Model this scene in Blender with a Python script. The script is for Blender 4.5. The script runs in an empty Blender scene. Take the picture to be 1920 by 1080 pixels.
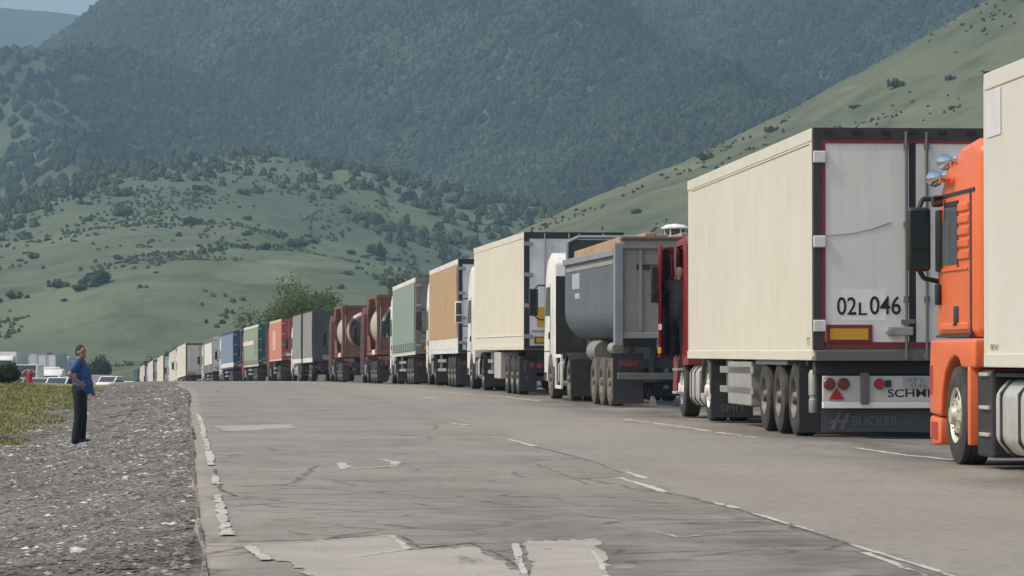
import bpy, bmesh, math, random
import numpy as np
from mathutils import Vector, Matrix

random.seed(7)
RNG = np.random.default_rng(11)
S = bpy.context.scene
C = S.collection

# ---------------------------------------------------------------- camera, sky, sun, exposure
EYE = 1.1
cam_data = bpy.data.cameras.new('camera')
cam = bpy.data.objects.new('camera', cam_data)
C.objects.link(cam)
cam_data.sensor_width = 36.0
cam_data.lens = 36.0 * 6200 / 1920
cam_data.clip_start = 0.5
cam_data.clip_end = 30000
cam.location = (0, 0, EYE)
cam.rotation_euler = (math.radians(90) + math.atan(132 / 6200), 0, 0)
S.camera = cam

SUN_AZ = Vector((-0.97, -0.22, 0)).normalized()
SUN_EL = math.radians(50)
to_sun = Vector((SUN_AZ.x * math.cos(SUN_EL), SUN_AZ.y * math.cos(SUN_EL), math.sin(SUN_EL)))
world = bpy.data.worlds.new('World')
S.world = world
world.use_nodes = True
wn = world.node_tree.nodes
sky = wn.new('ShaderNodeTexSky')
sky.sky_type = 'NISHITA'
sky.sun_disc = False
sky.sun_elevation = SUN_EL
sky.sun_rotation = math.atan2(SUN_AZ.x, SUN_AZ.y)
sky.air_density = 1.0
sky.dust_density = 4.0
sky.ozone_density = 1.0
wn['Background'].inputs['Strength'].default_value = 0.15
world.node_tree.links.new(sky.outputs[0], wn['Background'].inputs['Color'])
sun_data = bpy.data.lights.new('sun', 'SUN')
sun_data.energy = 2.2
sun_data.angle = math.radians(3.0)
sun_data.color = (1.0, 0.91, 0.76)
sun = bpy.data.objects.new('sun', sun_data)
C.objects.link(sun)
sun.rotation_euler = (-to_sun).to_track_quat('-Z', 'Y').to_euler()
S.view_settings.view_transform = 'Standard'
S.view_settings.look = 'None'
S.view_settings.exposure = 0.46
S.view_settings.gamma = 1.0
S.view_settings.use_curve_mapping = False
S.render.engine = 'CYCLES'
S.cycles.use_denoising = True
S.cycles.max_bounces = 4
S.cycles.volume_bounces = 0
S.cycles.transparent_max_bounces = 6

# ---------------------------------------------------------------- helpers: noise
_tab = RNG.random((256, 256))
def vnoise(x, y):
    xi = np.floor(x).astype(int); yi = np.floor(y).astype(int)
    fx = x - xi; fy = y - yi
    fx = fx * fx * (3 - 2 * fx); fy = fy * fy * (3 - 2 * fy)
    a = _tab[xi % 256, yi % 256]; b = _tab[(xi + 1) % 256, yi % 256]
    c = _tab[xi % 256, (yi + 1) % 256]; d = _tab[(xi + 1) % 256, (yi + 1) % 256]
    return (a * (1 - fx) + b * fx) * (1 - fy) + (c * (1 - fx) + d * fx) * fy
def fbm(x, y, o=4, g=0.5):
    r = 0; a = 1; t = 0
    for i in range(o):
        r = r + a * (vnoise(x * 2 ** i + 17.3 * i, y * 2 ** i + 9.1 * i) - 0.5); t += a; a *= g
    return r / t * 2
def sstep(a, b, x):
    t = np.clip((x - a) / (b - a), 0, 1)
    return t * t * (3 - 2 * t)
def smooth_curve(pts, sig=6.0):
    ys = np.arange(-300, 9000, 1.0)
    v = np.interp(ys, [p[0] for p in pts], [p[1] for p in pts])
    k = np.exp(-0.5 * (np.arange(-25, 26) / sig) ** 2); k /= k.sum()
    vp = np.pad(v, 25, mode='reflect', reflect_type='odd')
    v2 = np.convolve(vp, k, mode='valid')
    return lambda y: np.interp(y, ys, v2)

# ---------------------------------------------------------------- helpers: meshes
def link(name, me, parent=None, mat=None):
    o = bpy.data.objects.new(name, me)
    C.objects.link(o)
    if parent is not None: o.parent = parent
    if mat is not None and me is not None and len(me.materials) == 0: me.materials.append(mat)
    return o
def tag(o, label=None, cat=None, group=None, kind=None):
    if label: o['label'] = label
    if cat: o['category'] = cat
    if group: o['group'] = group
    if kind: o['kind'] = kind
    return o
def empty(name, loc=(0, 0, 0), rot=(0, 0, 0), parent=None):
    o = bpy.data.objects.new(name, None)
    C.objects.link(o)
    o.location = loc; o.rotation_euler = rot
    o.empty_display_size = 0.2
    if parent is not None: o.parent = parent
    return o
def np_mesh(name, V, F, uv=None, smooth=False, col=None):
    me = bpy.data.meshes.new(name)
    V = np.asarray(V, dtype=np.float32); F = np.asarray(F, dtype=np.int32)
    n = F.shape[1]
    me.vertices.add(len(V)); me.vertices.foreach_set('co', V.ravel())
    me.loops.add(F.size); me.loops.foreach_set('vertex_index', F.ravel())
    me.polygons.add(len(F)); me.polygons.foreach_set('loop_start', np.arange(0, F.size, n, dtype=np.int32))
    if uv is not None:
        l = me.uv_layers.new(name='UVMap')
        l.data.foreach_set('uv', np.asarray(uv, dtype=np.float32)[F.ravel()].ravel())
    me.update(calc_edges=True)
    me.polygons.foreach_set('use_smooth', np.full(len(F), bool(smooth)))
    me.validate()
    return me
def grid_faces(nu, nv):
    i = np.arange(nu - 1)[:, None] * nv + np.arange(nv - 1)[None, :]
    i = i.ravel()
    return np.stack([i, i + nv, i + nv + 1, i + 1], 1)

class MB:
    def __init__(s): s.v = []; s.f = []
    def add(s, vs, fs):
        b = len(s.v); s.v += [tuple(p) for p in vs]; s.f += [tuple(i + b for i in f) for f in fs]; return s
    def box(s, x0, x1, y0, y1, z0, z1):
        vs = [(x0, y0, z0), (x1, y0, z0), (x1, y1, z0), (x0, y1, z0), (x0, y0, z1), (x1, y0, z1), (x1, y1, z1), (x0, y1, z1)]
        return s.add(vs, [(0, 3, 2, 1), (4, 5, 6, 7), (0, 1, 5, 4), (1, 2, 6, 5), (2, 3, 7, 6), (3, 0, 4, 7)])
    def prism_x(s, prof, x0, x1, inset=None):
        # profile in (y, z), extruded along x
        n = len(prof)
        vs = [(x0, p[0], p[1]) for p in prof] + [(x1, p[0], p[1]) for p in prof]
        fs = [tuple(range(n)), tuple(range(2 * n - 1, n - 1, -1))]
        for i in range(n):
            j = (i + 1) % n; fs.append((j, i, i + n, j + n))
        return s.add(vs, fs)
    def prism_y(s, prof, y0, y1):
        n = len(prof)
        vs = [(p[0], y0, p[1]) for p in prof] + [(p[0], y1, p[1]) for p in prof]
        fs = [tuple(range(n - 1, -1, -1)), tuple(range(n, 2 * n))]
        for i in range(n):
            j = (i + 1) % n; fs.append((i, j, j + n, i + n))
        return s.add(vs, fs)
    def prism_z(s, prof, z0, z1):
        n = len(prof)
        vs = [(p[0], p[1], z0) for p in prof] + [(p[0], p[1], z1) for p in prof]
        fs = [tuple(range(n - 1, -1, -1)), tuple(range(n, 2 * n))]
        for i in range(n):
            j = (i + 1) % n; fs.append((i, j, j + n, i + n))
        return s.add(vs, fs)
    def tube(s, p0, p1, r0, r1=None, n=10, cap=True):
        p0 = Vector(p0); p1 = Vector(p1); r1 = r0 if r1 is None else r1
        d = (p1 - p0).normalized()
        a = d.orthogonal().normalized(); b = d.cross(a)
        vs = []
        for p, r in ((p0, r0), (p1, r1)):
            for i in range(n):
                t = 2 * math.pi * i / n
                vs.append(p + a * (r * math.cos(t)) + b * (r * math.sin(t)))
        fs = [(i, (i + 1) % n, (i + 1) % n + n, i + n) for i in range(n)]
        if cap: fs += [tuple(range(n - 1, -1, -1)), tuple(range(n, 2 * n))]
        return s.add(vs, fs)
    def path(s, pts, r, n=8):
        for a, b in zip(pts[:-1], pts[1:]): s.tube(a, b, r, r, n)
        return s
    def lathe(s, prof, axis='x', c=(0, 0, 0), n=24, close=False):
        # prof: (a along axis, r)
        vs = []; m = len(prof)
        for i in range(n):
            t = 2 * math.pi * i / n
            for (a, r) in prof:
                u, w = r * math.cos(t), r * math.sin(t)
                p = {'x': (a, u, w), 'y': (w, a, u), 'z': (u, w, a)}[axis]
                vs.append((p[0] + c[0], p[1] + c[1], p[2] + c[2]))
        fs = []
        for i in range(n):
            j = (i + 1) % n
            for k in range(m - 1 + (1 if close else 0)):
                k2 = (k + 1) % m
                fs.append((i * m + k, j * m + k, j * m + k2, i * m + k2))
        return s.add(vs, fs)
    def mesh(s, name, mat=None, bevel=0.0, smooth=False, seg=2):
        me = bpy.data.meshes.new(name)
        me.from_pydata(s.v, [], s.f)
        bm = bmesh.new(); bm.from_mesh(me)
        bmesh.ops.remove_doubles(bm, verts=bm.verts, dist=1e-5)
        bmesh.ops.recalc_face_normals(bm, faces=bm.faces)
        if bevel > 0:
            es = [e for e in bm.edges if len(e.link_faces) == 2 and e.calc_face_angle(0) > math.radians(30)]
            bmesh.ops.bevel(bm, geom=es, offset=bevel, segments=seg, profile=0.5, affect='EDGES', clamp_overlap=True)
        bm.to_mesh(me); bm.free()
        if smooth:
            for p in me.polygons: p.use_smooth = True
            try: me.set_sharp_from_angle(angle=math.radians(35))
            except Exception: pass
        if mat is not None: me.materials.append(mat)
        return me
    def build(s, name, mat, parent=None, bevel=0.0, smooth=False, loc=None, seg=2):
        o = link(name, s.mesh(name, mat, bevel, smooth, seg), parent)
        if loc is not None: o.location = loc
        return o
def B(*a): return MB().box(*a)

def text_mesh(string, bold=0.0):
    cu = bpy.data.curves.new('lettering', 'FONT'); cu.body = string; cu.offset = bold; cu.extrude = 0.0; cu.resolution_u = 4
    o = bpy.data.objects.new('lettering_tmp', cu); C.objects.link(o)
    bpy.context.view_layer.update()
    me = bpy.data.meshes.new_from_object(o.evaluated_get(bpy.context.evaluated_depsgraph_get()))
    bpy.data.objects.remove(o); bpy.data.curves.remove(cu)
    return me
def lettering(parent, string, mat, side, a0, a1, z0, z1, at, bold=0.0, name='lettering'):
    """fit string into the rectangle; side 'rear' spans x a0..a1 at y=at, 'left' spans y a0 (left end of the word) .. a1 at x=at"""
    me = text_mesh(string, bold)
    n = len(me.vertices); co = np.empty(n * 3, dtype=np.float32); me.vertices.foreach_get('co', co); co = co.reshape(n, 3)
    lo = co.min(0); hi = co.max(0)
    u = (co[:, 0] - lo[0]) / (hi[0] - lo[0]); w = (co[:, 1] - lo[1]) / (hi[1] - lo[1])
    z = z0 + w * (z1 - z0); a = a0 + u * (a1 - a0)
    co = np.stack([a, np.full(n, at), z], 1) if side == 'rear' else np.stack([np.full(n, at), a, z], 1)
    me.vertices.foreach_set('co', co.astype(np.float32).ravel()); me.update()
    me.materials.clear(); me.materials.append(mat)
    return link(name, me, parent)

# ---------------------------------------------------------------- helpers: materials
class NT:
    def __init__(s, name):
        s.m = bpy.data.materials.new(name); s.m.use_nodes = True
        s.t = s.m.node_tree; s.n = s.t.nodes; s.p = s.n['Principled BSDF']; s.out = s.n['Material Output']
    def l(s, a, b): s.t.links.new(a, b)
    def coord(s, which='Object', scale=(1, 1, 1), rnd=False):
        tc = s.n.new('ShaderNodeTexCoord'); mp = s.n.new('ShaderNodeMapping')
        mp.inputs['Scale'].default_value = scale
        s.l(tc.outputs[which], mp.inputs['Vector'])
        if rnd:
            oi = s.n.new('ShaderNodeObjectInfo'); mu = s.n.new('ShaderNodeMath'); mu.operation = 'MULTIPLY'; mu.inputs[1].default_value = 50
            s.l(oi.outputs['Random'], mu.inputs[0]); s.l(mu.outputs[0], mp.inputs['Location'])
        return mp.outputs[0]
    def noise(s, vec, scale, detail=4, rough=0.55, dist=0.0):
        n = s.n.new('ShaderNodeTexNoise'); n.inputs['Scale'].default_value = scale; n.inputs['Detail'].default_value = detail
        n.inputs['Roughness'].default_value = rough; n.inputs['Distortion'].default_value = dist
        s.l(vec, n.inputs['Vector']); return n.outputs['Fac']
    def voro(s, vec, scale, feature='F1'):
        n = s.n.new('ShaderNodeTexVoronoi'); n.feature = feature; n.inputs['Scale'].default_value = scale
        s.l(vec, n.inputs['Vector']); return n.outputs['Distance']
    def ramp(s, fac, a, b, c0=0.0, c1=1.0):
        n = s.n.new('ShaderNodeMapRange'); n.inputs[1].default_value = a; n.inputs[2].default_value = b
        n.inputs[3].default_value = c0; n.inputs[4].default_value = c1; n.clamp = True
        s.l(fac, n.inputs[0]); return n.outputs[0]
    def math(s, op, a, b=None):
        n = s.n.new('ShaderNodeMath'); n.operation = op
        for i, x in enumerate((a, b)):
            if x is None: continue
            if isinstance(x, (int, float)): n.inputs[i].default_value = x
            else: s.l(x, n.inputs[i])
        return n.outputs[0]
    def mix(s, fac, a, b):
        n = s.n.new('ShaderNodeMix'); n.data_type = 'RGBA'
        for i, x in ((0, fac), (6, a), (7, b)):
            if isinstance(x, (int, float)): n.inputs[i].default_value = x
            elif isinstance(x, tuple): n.inputs[i].default_value = (*x, 1) if len(x) == 3 else x
            else: s.l(x, n.inputs[i])
        return n.outputs[2]
    def bump(s, h, strength=0.3, dist=0.02):
        n = s.n.new('ShaderNodeBump'); n.inputs['Strength'].default_value = strength; n.inputs['Distance'].default_value = dist
        s.l(h, n.inputs['Height']); s.l(n.outputs[0], s.p.inputs['Normal'])
    def done(s, col, rough=0.6, metal=0.0, spec=None):
        if isinstance(col, tuple): s.p.inputs['Base Color'].default_value = (*col, 1)
        else: s.l(col, s.p.inputs['Base Color'])
        if isinstance(rough, (int, float)): s.p.inputs['Roughness'].default_value = rough
        else: s.l(rough, s.p.inputs['Roughness'])
        s.p.inputs['Metallic'].default_value = metal
        if spec is not None: s.p.inputs['Specular IOR Level'].default_value = spec
        return s.m
def mul(c, k): return tuple(x * k for x in c)
_mc = {}
def paint(name, c, rough=0.45, metal=0.0, var=0.12, scale=1.2, dirt=0.35, dirtcol=(0.22, 0.19, 0.15), streak=False, bump=0.0):
    if name in _mc: return _mc[name]
    t = NT(name)
    v = t.coord('Object', (1, 1, 1), True)
    n1 = t.noise(v, scale, 5, 0.6)
    col = t.mix(t.ramp(n1, 0.3, 0.7), mul(c, 1 - var), mul(c, 1 + var))
    vs = t.coord('Object', (3.0, 3.0, 0.22) if streak else (1, 1, 1), True)
    n2 = t.noise(vs, 2.2 if streak else 2.6, 6, 0.65, 0.4)
    d = t.ramp(n2, 0.52, 0.78, 0, dirt)
    col = t.mix(d, col, dirtcol)
    if streak:
        col = t.mix(t.ramp(t.noise(v, .9, 6, .65, .8), .48, .7, 0, dirt * .8), col, mul(dirtcol, 1.15))
        vf = t.coord('Object', (6.0, 6.0, 0.12), True)
        col = t.mix(t.ramp(t.noise(vf, 3.0, 4, .6), .62, .72, 0, dirt * .9), col, mul(dirtcol, .8))
    if bump: t.bump(t.noise(v, 14, 3), bump, 0.01)
    m = t.done(col, rough, metal)
    _mc[name] = m
    return m
def flat(name, c, rough=0.5, metal=0.0):
    if name in _mc: return _mc[name]
    _mc[name] = NT(name).done(c, rough, metal); return _mc[name]
def glass(name='dark glass', c=(0.02, 0.025, 0.03)):
    if name in _mc: return _mc[name]
    t = NT(name); _mc[name] = t.done(c, 0.06, 0.0, 0.8); return _mc[name]

M_black = paint('black plastic', (0.018, 0.018, 0.02), 0.55, dirt=0.5, dirtcol=(0.07, 0.062, 0.05))
M_chassis = paint('dusty chassis', (0.028, 0.027, 0.027), 0.7, dirt=0.6, dirtcol=(0.10, 0.085, 0.065))
M_tyre = paint('dusty tyre', (0.028, 0.026, 0.024), 0.85, dirt=0.75, dirtcol=(0.13, 0.11, 0.085), scale=3)
M_tyre_tan = paint('mud dusted tyre', (0.082, 0.073, 0.060), 0.9, dirt=0.7, dirtcol=(0.21, 0.18, 0.138), scale=3)
M_rim = paint('grey rim', (0.10, 0.095, 0.085), 0.55, 0.3, dirt=0.6)
M_rim_tan = paint('muddy rim', (0.13, 0.11, 0.08), 0.75, 0.0, dirt=0.6)
M_rim_bright = paint('pale aluminium rim', (0.62, 0.58, 0.48), 0.4, 0.5, dirt=0.5, dirtcol=(0.3, 0.26, 0.2))
M_flap = paint('rubber flap', (0.03, 0.03, 0.032), 0.7, dirt=0.5, dirtcol=(0.09, 0.08, 0.065))
M_steel = paint('dull galvanised steel', (0.34, 0.33, 0.31), 0.5, 0.5, dirt=0.5)
M_alu = paint('brushed aluminium', (0.62, 0.60, 0.56), 0.38, 0.55, dirt=0.3)
M_chrome = flat('chrome', (0.8, 0.78, 0.75), 0.12, 1.0)
M_redlamp = paint('red lamp lens', (0.34, 0.025, 0.03), 0.35, dirt=.5, dirtcol=(.16, .07, .06), scale=6)
M_brownlamp = flat('dull red lamp lens', (0.14, 0.035, 0.03), 0.3)
M_amber = flat('amber reflective sheet', (0.55, 0.30, 0.02), 0.4)
M_white = paint('white paint', (0.68, 0.66, 0.62), 0.4, dirt=0.35)
M_ink = flat('black lettering', (0.012, 0.012, 0.014), 0.5)
M_glass = glass()

# ================================================================ ground and road
XC = smooth_curve([(-300, 26.6), (-20, 5.2), (17, 2.18), (27.7, 1.25), (44.6, -0.02), (57, -1.06), (68, -2.1), (84, -3.5), (104, -5.4), (123, -7.25), (146, -9.65),
                   (169, -12.3), (188, -15.0), (211, -18.3), (231, -21.4), (252, -24.9), (273, -28.3), (293, -32.0), (312, -35.3), (345, -40.8), (385, -47.3),
                   (425, -53.2), (500, -64), (9000, -1200)])
ZR = smooth_curve([(-300, 0), (30, 0), (42, .06), (67, .09), (84, .15), (104, .18), (123, .13), (146, -.02), (169, -.12), (188, -.2), (211, -.36), (231, -.5),
                   (252, -.75), (273, -1.05), (293, -1.5), (312, -2.0), (345, -2.9), (385, -4.0), (425, -4.8), (500, -5.5), (9000, -5.5)])
LE = smooth_curve([(-300, -3.75), (16, -3.75), (21, -3.78), (34, -4.05), (58, -4.45), (85, -4.6), (100, -4.75), (118, -5.3), (150, -5.0), (200, -4.2), (9000, -4.2)], 4.0)
def ground_z(X, Y):
    X = np.asarray(X, float); Y = np.asarray(Y, float)
    off = X - XC(Y); zr = ZR(Y)
    off = np.where(off < 0, off - (LE(Y) + 4.0), off)
    A = np.interp(Y, [0, 30, 60, 75, 105, 140], [.75, .85, 1, .8, .28, .12])
    ditch = np.interp(off, [-10.8, -9.2, -8.2, -7.4, -6.6, -6, -5, -4.4, -4.0], [0, -.2, -.46, -.58, -.58, -.5, -.27, -.12, -.06])
    Bf = np.interp(Y, [60, 90, 115, 140], [0.4, 1, 1, .3])
    berm = .16 * Bf * sstep(-8.6, -10.8, off)
    rel = A * ditch + berm
    right = np.interp(off, [9.0, 9.6, 12, 16, 40], [-.05, -.1, -.35, -.5, -.5])
    z = zr + np.where(off > 0, right, rel)
    z = np.where((off > -4.0) & (off < 9.2), zr - .08, z)
    plain = np.interp(Y, [120, 150, 200, 260, 480, 700], [-1.2, -1.1, -1.35, -1.9, -2.1, -3.5])
    near = sstep(135, 175, Y)
    t = sstep(-12.2 + 7.6 * near, -24 + 17.3 * near, off)
    z = z * (1 - t) + plain * t
    t = sstep(20, 70, off)
    z = z * (1 - t) + (-0.6 - 2.0 * sstep(100, 500, Y)) * t
    bump = fbm(X * .9, Y * .9, 3) * .05 + fbm(X * .12, Y * .12, 3) * .10
    m = np.clip(np.minimum((-4.25 - off) / 1.0, 1), 0, 1) + np.clip((off - 9.6) / 1.0, 0, 1)
    rut = (-.075 * np.exp(-((Y - 19.5 + .35 * (off + 5)) / .28) ** 2) + .05 * np.exp(-((Y - 18.8 + .35 * (off + 5)) / .3) ** 2)) * sstep(-4.2, -4.7, off) * (.5 + vnoise(off * 2.1, Y * .4))
    return z + bump * m + rut
def gz(x, y): return float(ground_z(np.array([x]), np.array([y]))[0])
def rz(y): return float(ZR(y))
def xc(y): return float(XC(y))

offs = np.unique(np.concatenate([np.linspace(-5000, -600, 12), np.linspace(-600, -60, 28), np.linspace(-60, -16, 45), np.linspace(-16, -4.0, 97), np.linspace(-4.0, 9.4, 6),
                                 np.linspace(9.6, 20, 14), np.linspace(20, 80, 20), np.linspace(80, 700, 24), np.linspace(700, 5000, 10)]))
ysg = np.unique(np.concatenate([np.linspace(-250, 12, 18), 14 * (125 / 14) ** np.linspace(0, 1, 210), np.linspace(125, 520, 160), np.linspace(520, 1500, 40), np.linspace(1500, 5200, 14)]))
YY, OO = np.meshgrid(ysg, offs, indexing='ij')
XX = XC(YY) + OO
ZZ = ground_z(XX, YY)
t = NT('ground soil gravel and grass')
uvc = t.coord('UV'); obc = t.coord('Object')
sx = t.n.new('ShaderNodeSeparateXYZ'); t.l(uvc, sx.inputs[0])
offn = sx.outputs['X']; yn = sx.outputs['Y']
warp = t.math('MULTIPLY', t.math('SUBTRACT', t.noise(obc, 0.55, 5, 0.65), 0.5), 3.2)
offw = t.math('ADD', offn, warp)
n_f = t.noise(obc, 9, 5, 0.7); n_m = t.noise(obc, 1.3, 5, 0.62); n_l = t.noise(obc, 0.22, 4)
vor = t.voro(obc, 13)
grav = t.mix(t.ramp(n_m, .32, .68), (0.085, 0.079, 0.07), (0.19, 0.176, 0.153))
grav = t.mix(t.ramp(vor, .1, .45, .55, 0), grav, (0.25, 0.235, 0.205))
grav = t.mix(t.ramp(t.noise(obc, 0.7, 6, 0.7, .6), .56, .66, 0, .75), grav, (0.05, 0.046, 0.042))
grass = t.mix(t.ramp(n_m, .3, .7), (0.185, 0.170, 0.062), (0.285, 0.25, 0.10))
grass = t.mix(t.ramp(t.noise(obc, .8, 3), .5, .68, 0, .6), grass, (0.09, 0.095, 0.03))
field = t.mix(t.ramp(n_l, .35, .65), (0.10, 0.125, 0.045), (0.19, 0.185, 0.085))
lot = t.mix(t.ramp(n_m, .35, .65), (0.20, 0.195, 0.175), (0.29, 0.28, 0.25))
g1 = t.ramp(offw, -8.5, -7.8, 1, 0)
dmp = t.math('MULTIPLY', t.math('MULTIPLY', t.ramp(yn, 18.2, 19.2), t.ramp(yn, 20.2, 21.6, 1, 0)), t.ramp(n_m, .38, .55))
grav = t.mix(t.math('MULTIPLY', dmp, .75), grav, (0.04, 0.037, 0.033))
col = t.mix(g1, grav, grass)
lotm = t.math('MULTIPLY', t.ramp(offn, -15, -20, 0, 1), t.math('MULTIPLY', t.ramp(yn, 140, 190, 0, 1), t.ramp(yn, 520, 560, 1, 0)))
farm = t.math('MAXIMUM', t.ramp(yn, 450, 560, 0, 1), t.ramp(offn, 11, 13, 0, 1))
farm = t.math('MAXIMUM', farm, t.ramp(offn, -14, -18, 0, 1))
col = t.mix(farm, col, field)
col = t.mix(lotm, col, lot)
t.bump(t.math('ADD', t.math('MULTIPLY', n_f, .5), vor), 0.6, 0.05)
M_ground = t.done(col, 0.95, 0, 0.15)
g = link('ground', np_mesh('ground', np.stack([XX, YY, ZZ], -1).reshape(-1, 3), grid_faces(len(ysg), len(offs)),
                           np.stack([OO, YY], -1).reshape(-1, 2), True), None, M_ground)
tag(g, kind='structure')

# --- road
t = NT('worn asphalt')
uvc = t.coord('UV')
sx = t.n.new('ShaderNodeSeparateXYZ'); t.l(uvc, sx.inputs[0]); offn = sx.outputs['X']; yn = sx.outputs['Y']
uvs = t.coord('UV', (1, 0.35, 1))
n1 = t.noise(uvc, 0.42, 6, 0.62, .5); n2 = t.noise(uvc, 3.2, 6, 0.7); n3 = t.noise(uvc, 40, 3, 0.8); n4 = t.noise(uvs, 1.1, 5, 0.65, .4)
base = t.mix(t.ramp(n1, .3, .7), (0.196, 0.179, 0.153), (0.285, 0.260, 0.222))
base = t.mix(t.ramp(n4, .5, .75, 0, .5), base, (0.130, 0.122, 0.111))
# far lane (right of the seam) was resurfaced: smoother and slightly yellower
wob = t.math('ADD', offn, t.math('MULTIPLY', t.math('SUBTRACT', t.noise(uvc, 0.9, 4), .5), 0.35))
lane2 = t.math('MULTIPLY', t.ramp(wob, 0.02, 0.08), t.ramp(wob, 2.4, 3.2, 1, 0))
smooth2 = t.mix(t.ramp(t.noise(uvs, .5, 5, .6), .3, .7), (0.225, 0.210, 0.182), (0.285, 0.264, 0.229))
base = t.mix(t.math('MULTIPLY', lane2, .6), base, smooth2)
# broken, darker surface along the seam in the near part
brk = t.math('MULTIPLY', t.ramp(wob, -3.0, -1.6), t.ramp(wob, 0.0, 0.06, 1, 0))
brk = t.math('MULTIPLY', brk, t.ramp(yn, 31, 21, 0, 1))
brk = t.math('MULTIPLY', brk, t.ramp(t.noise(uvc, 1.6, 5, .7), .35, .62))
base = t.mix(t.math('MULTIPLY', brk, .85), base, (0.098, 0.091, 0.083))
# oil and tyre darkening of the lorry lane
oil = t.math('MULTIPLY', t.ramp(wob, 2.2, 3.8), t.ramp(t.noise(uvs, .55, 6, .65, .5), .38, .60))
base = t.mix(t.math('MULTIPLY', oil, .8), base, (0.078, 0.072, 0.065))
# wheel tracks polished into the near lane
tr = t.math('ABSOLUTE', t.math('SUBTRACT', t.math('ABSOLUTE', t.math('ADD', wob, 1.9)), 0.85))
base = t.mix(t.ramp(tr, .1, .45, .28, 0), base, (0.272, 0.252, 0.222))
# cracks
wv = t.n.new('ShaderNodeMix'); wv.data_type = 'VECTOR'; wv.inputs[0].default_value = 0.16
nz = t.n.new('ShaderNodeTexNoise'); nz.inputs['Scale'].default_value = 1.5; nz.inputs['Detail'].default_value = 5; t.l(uvc, nz.inputs['Vector'])
t.l(uvc, wv.inputs[4]); t.l(nz.outputs['Color'], wv.inputs[5])
e1 = t.voro(wv.outputs[1], 0.42, 'DISTANCE_TO_EDGE'); e2 = t.voro(wv.outputs[1], 1.5, 'DISTANCE_TO_EDGE')
cr1 = t.math('MULTIPLY', t.ramp(e1, .004, .016, 1, 0), t.ramp(n1, .38, .52))
cr2 = t.math('MULTIPLY', t.math('MULTIPLY', t.ramp(e2, .01, .05, 1, 0), t.ramp(t.noise(uvc, .5, 4), .44, .56)), t.ramp(yn, 48, 30, 0, 1))
cr = t.math('MULTIPLY', t.math('MAXIMUM', cr1, cr2), t.math('SUBTRACT', 1.0, t.math('MULTIPLY', lane2, .9)))
base = t.mix(t.math('MULTIPLY', t.math('MULTIPLY', cr, t.ramp(n2, .36, .55)), .8), base, (0.06, 0.055, 0.05))
pit = t.math('MULTIPLY', t.ramp(t.noise(uvs, 4.0, 5, .72), .60, .68), t.math('MAXIMUM', t.math('MULTIPLY', brk, 1.6), t.ramp(n1, .45, .62)))
base = t.mix(t.math('MULTIPLY', pit, .6), base, (0.075, 0.07, 0.062))
dots = t.math('MULTIPLY', t.ramp(t.voro(t.coord('UV', (1, .5, 1)), 2.6), .05, .13, 1, 0), t.ramp(t.noise(uvc, .8, 4, .7), .48, .60))
base = t.mix(t.math('MULTIPLY', dots, .62), base, (0.075, 0.068, 0.06))
gr = t.noise(t.coord('UV', (1, .45, 1)), 9, 5, .75)
base = t.mix(t.ramp(gr, .45, .72, 0, .38), base, (0.105, 0.097, 0.086))
base = t.mix(t.ramp(gr, .28, .40, .35, 0), base, (0.32, 0.295, 0.255))
chip = t.ramp(t.noise(uvc, 7.5, 3, .6), .70, .74)
base = t.mix(t.math('MULTIPLY', chip, .4), base, (0.42, 0.40, 0.36))
base = t.mix(t.ramp(n3, .25, .75, .16, 0), base, (0.06, 0.056, 0.05))
t.bump(t.math('SUBTRACT', t.math('ADD', t.math('MULTIPLY', n2, .5), t.math('MULTIPLY', n3, .35)), cr), 0.35, 0.02)
M_road = t.done(base, 0.88, 0, 0.25)
yr = np.unique(np.concatenate([np.linspace(-60, 12, 24), 14 * (130 / 14) ** np.linspace(0, 1, 420), np.linspace(130, 500, 120)]))
no = 64
us = np.linspace(0, 1, no)
V = []; UV = []
for y in yr:
    le = float(LE(y)) + 0.06 * float(fbm(np.array([y * .5]), np.array([3.0]), 4)[0])
    o = le + us * (9.2 - le)
    x = xc(y) + o
    z = rz(y) + 0.02 * fbm(x * .5, np.full(no, y * .22), 1) - 0.012 * np.clip((le + .5 - o) / .5, 0, 1)
    V.append(np.stack([x, np.full(no, y), z], 1)); UV.append(np.stack([o, np.full(no, y)], 1))
V = np.array(V); UV = np.array(UV)
# a kerb-like broken edge: drop a skirt on the left
sk = V[:, :1].copy(); sk[:, :, 2] -= 0.22; sk[:, :, 0] -= 0.05
V = np.concatenate([sk, V], 1); UV = np.concatenate([UV[:, :1], UV], 1)
roadm = np_mesh('road', V.reshape(-1, 3), grid_faces(len(yr), no + 1), UV.reshape(-1, 2), True)
road = link('road', roadm, None, M_road)
tag(road, kind='structure')
def road_z(x, y):
    o = x - xc(y)
    return rz(y) + 0.02 * float(fbm(np.array([x * .5]), np.array([y * .22]), 1)[0])

# --- things painted or laid on the road, all as thin sheets
def wear(t, lo, hi, scale, edge=True):
    # worn through to the asphalt: ragged edges and holes
    o = t.coord('Object', (1, .2, 1)); n = t.math('ADD', t.math('MULTIPLY', t.noise(o, scale, 6, .75), .65), t.math('MULTIPLY', t.noise(o, scale * .22, 4, .6), .35))
    if edge:
        sx = t.n.new('ShaderNodeSeparateXYZ'); t.l(t.coord('UV'), sx.inputs[0])
        e = t.math('MULTIPLY', t.math('SUBTRACT', .5, t.math('ABSOLUTE', t.math('SUBTRACT', sx.outputs['X'], .5))), 2.0)
        n = t.math('SUBTRACT', n, t.math('MULTIPLY', t.ramp(e, 0, .5, 1, 0), .16))
    a = t.ramp(n, lo, hi); t.l(a, t.p.inputs['Alpha'])
t = NT('worn road paint')
uvc = t.coord('Object'); n = t.noise(uvc, 6, 5, .75); n2 = t.noise(uvc, 1.1, 4, .6)
wear(t, .40, .47, 9)
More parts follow.
